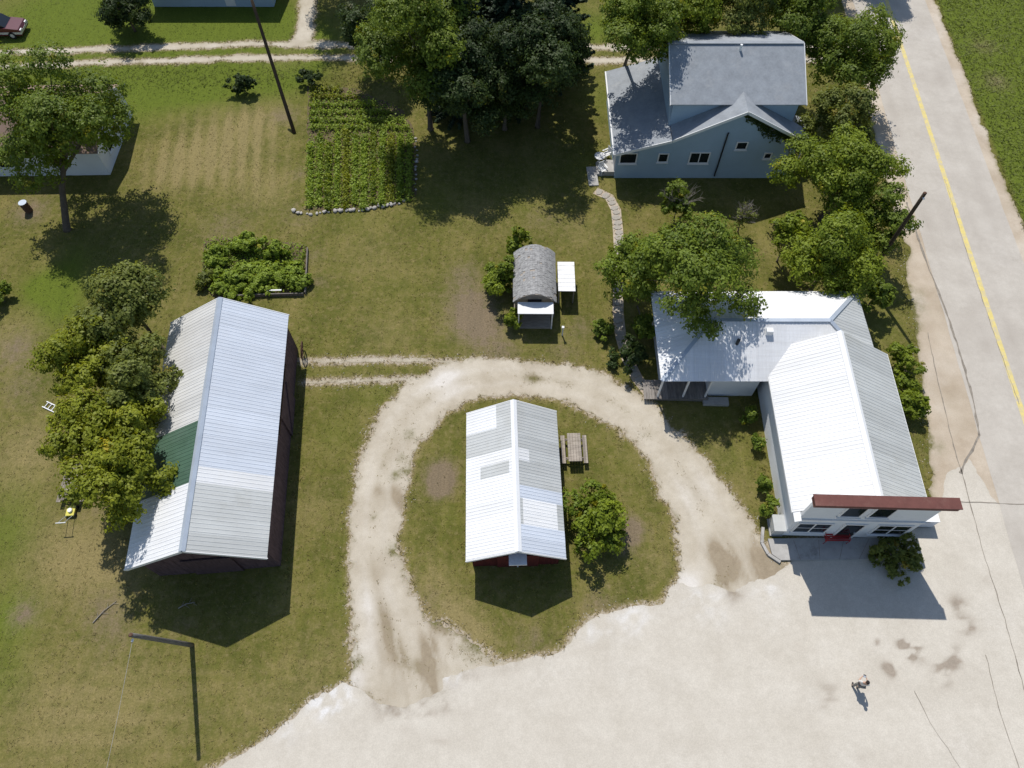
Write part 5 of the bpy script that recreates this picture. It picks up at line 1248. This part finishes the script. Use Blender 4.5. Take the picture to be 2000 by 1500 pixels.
def rough_mask(x, y, rng):
    rim = np.maximum(np.maximum(f_drive(x, y), f_lot(x, y)), np.maximum(f_lane(x, y), f_shoulder(x, y)))
    near = np.exp(-(np.minimum(rim, 0) / .35) ** 2) * (rim > -.8)
    gx_, gy_ = np.clip((x + 14) / 1, -1, 1), 0
    wall = np.exp(-((x + 12.6 + .083 * (y - 11)) / .35) ** 2) * (y > 10.5) * (y < 27) + np.exp(-((np.abs(x - .1) - 2.75) / .25) ** 2) * (y > 11) * (y < 20)
    ditch = np.exp(-((y - 53.6) / 1.6) ** 2) * (x < 2) + np.exp(-((x - 15.3) / .5) ** 2) * (y > 13.5) * (y < 22)
    return clear(x, y) & (rng.random(len(x)) < np.clip(.55 * near + .6 * wall + .8 * ditch, 0, 1))
grass('rough_grass', 'longer unmown grass tufts along gravel edges, walls and the ditch', 150000, (-50, 30, -2, 64), .06, .14, 2, rough_mask)
grass('field_grass', 'thick green grass of the field beyond the road', 60000, (33, 58, 10, 78), .06, .16, 3, lambda x, y, rng: (x > road_x(y) + 4.5))
def weed_mask(x, y, rng):
    w = dcol(x, y)[:, 2]; d = f_drive(x, y); return (d > .0) & (f_lot(x, y) < 0) & (rng.random(len(x)) < np.clip(w * .5, 0, .5))
grass('drive_weeds', 'sparse weeds growing through the gravel drive', 110000, (-13, 18, 2, 28), .025, .06, 4, weed_mask)
# loose gravel along the edges of drive and yard
rng = np.random.default_rng(9); n = 26000; x = rng.uniform(-14, 34, n); y = rng.uniform(-1, 34, n); d = np.maximum(np.maximum(f_drive(x, y), f_lot(x, y)), f_shoulder(x, y)); k = (np.abs(d + .05) < .45) & (f_road(x, y) < 0) & (rng.random(n) < .7); x, y = x[k], y[k]; n = len(x)
s = rng.uniform(.012, .045, n); T = np.array([[1, 0, .0], [-.5, .87, 0], [-.5, -.87, 0], [0, 0, 1.]]); ang = rng.uniform(0, 6.28, n); ca, sa = np.cos(ang), np.sin(ang)
V = np.stack([np.stack([x + s * (ca * v[0] - sa * v[1]), y + s * (sa * v[0] + ca * v[1]), .012 + s * v[2] * .8], -1) for v in T], 1).reshape(-1, 3)
F = (np.arange(n)[:, None, None] * 4 + np.array([[0, 1, 3], [1, 2, 3], [2, 0, 3]])[None]).reshape(-1, 3)
tag(np_mesh('loose_gravel', V, F, M['stone']), 'loose pale gravel scattered along the drive and yard edges', 'gravel', kind='stuff')

# ------------------------------------------------------------------ person
def skin_obj(name, pts, edges, rad, mat, parent, root=0, sub=2):
    me = bpy.data.meshes.new(name); me.from_pydata(pts, edges, []); me.update(); o = link(name, me, mat, parent)
    m = o.modifiers.new('skin', 'SKIN'); m.use_smooth_shade = True; m.branch_smoothing = .4
    for i, r_ in enumerate(rad):
        sv = me.skin_vertices[0].data[i]; sv.radius = (r_, r_) if not hasattr(r_, '__len__') else r_; sv.use_root = (i == root)
    o.modifiers.new('sub', 'SUBSURF').levels = sub; o.modifiers['sub'].render_levels = sub; return o
def person():
    x, y = G(1669, 1341); t = thing('person', 'person in pale shirt and grey trousers holding a remote control on the paved yard', 'person', (x, y, 0), R(160))
    pts, rad, ed = [], [], []
    def v(p, r_, par=None):
        pts.append(p); rad.append(r_); i = len(pts) - 1
        if par is not None: ed.append((par, i))
        return i
    pel = v((0, 0, .92), (.15, .11)); wa = v((0, .01, 1.08), (.13, .10), pel); ch = v((0, .0, 1.27), (.165, .115), wa); nk = v((0, .01, 1.41), .055, ch); hd0 = v((0, -.015, 1.47), .065, nk); hd1 = v((0, -.02, 1.55), (.075, .09), hd0); hd2 = v((0, -.005, 1.63), (.07, .085), hd1)
    grips = {}
    for s in (-1, 1):
        hp = v((s * .09, 0, .86), .085, pel); kn = v((s * .11, -.02 if s > 0 else .02, .48), .058, hp); an = v((s * .115, .02, .09), .04, kn); v((s * .12, -.13, .035), .035, an)
        sh = v((s * .175, .0, 1.33), .06, ch); el = v((s * .24, -.06, 1.08), .042, sh); wr = v((s * .13, -.28, 1.1), .028, el); pm = v((s * .09, -.34, 1.11), (.03, .018), wr)
        for k in range(4):
            f0 = v((s * (.075 - .005 * k), -.375 - .004 * k, 1.125 - .02 * k), .0095, pm); f1 = v((s * (.045), -.395 + .006 * k, 1.125 - .02 * k), .0085, f0); v((s * .025, -.372 + .004 * k, 1.122 - .02 * k), .0075, f1)
        th = v((s * .075, -.345, 1.145), .011, pm); v((s * .05, -.36, 1.16), .009, th)
    body = skin_obj('body', pts, ed, rad, M['skin'], t)
    def sub(names, ids, grow, mat, extra=()):
        mp = {i: k for k, i in enumerate(ids)}; e = [(mp[a], mp[b]) for a, b in ed if a in mp and b in mp]
        skin_obj(names, [pts[i] for i in ids], e, [tuple(q + grow for q in (rad[i] if hasattr(rad[i], '__len__') else (rad[i], rad[i]))) for i in ids], mat, t)
    # shirt: pelvis, waist, chest, shoulders, elbows ; trousers: pelvis, hips, knees, ankles
    arm = [i for i, p in enumerate(pts) if abs(p[2] - 1.33) < .001 or abs(p[2] - 1.08) < .001 and abs(p[0]) > .2]
    sub('shirt', [pel, wa, ch] + arm, .018, M['shirt'])
    legs = [i for i, p in enumerate(pts) if abs(p[2] - .86) < .001 or abs(p[2] - .48) < .001 or abs(p[2] - .09) < .001]
    sub('trousers', [pel] + legs, .02, M['trousers'])
    bm = bmesh.new(); bmesh.ops.create_uvsphere(bm, u_segments=16, v_segments=10, radius=1)
    for q in list(bm.verts):
        q.co = Vector((q.co.x * .088, q.co.y * .105, q.co.z * .10))
        if q.co.z < -.02 and q.co.y < .0: q.co.y *= .2; q.co.z *= .3
        q.co += Vector((0, .012, 1.62))
    me = bpy.data.meshes.new('hair'); bm.to_mesh(me); bm.free(); me.shade_smooth(); link('hair', me, M['hair'], t)
    for s in (-1, 1):
        MB().tube([(s * .12, .06, .04), (s * .12, -.05, .045), (s * .122, -.17, .035)], [.045, .055, .04], 8).build('shoe', M['black_metal'], t, True)
        MB().tube([(s * .03, -.1, 1.565), (s * .03, -.108, 1.565)], .009, 6).build('eye', M['dark'], t); MB().tube([(s * .078, -.01, 1.53), (s * .09, -.01, 1.56)], [.012, .016], 6).build('ear', M['skin'], t)
    MB().tube([(0, -.1, 1.56), (0, -.125, 1.525), (0, -.1, 1.515)], [.008, .014, .008], 6).build('nose', M['skin'], t)
    c = thing('remote_control', 'small grey remote control held by the person on the yard', 'remote', (0, 0, 0)); 
    Mw = Matrix.Translation((x, y, 0)) @ Matrix.Rotation(R(160), 4, 'Z'); c.location = Mw @ Vector((0, -.36, 1.12)); c.rotation_euler = (0, 0, R(160))
    MB().box((0, 0, 0), (.15, .09, .035)).build('case', M['galv'], c)
    for s in (-1, 1): MB().tube([(s * .05, .0, .018), (s * .05, 0, .04)], .008, 6).build('stick', M['black_metal'], c)
    MB().box((0, -.07, .03), (.13, .01, .07), 0, R(-40)).build('screen', M['glass'], c)
person()
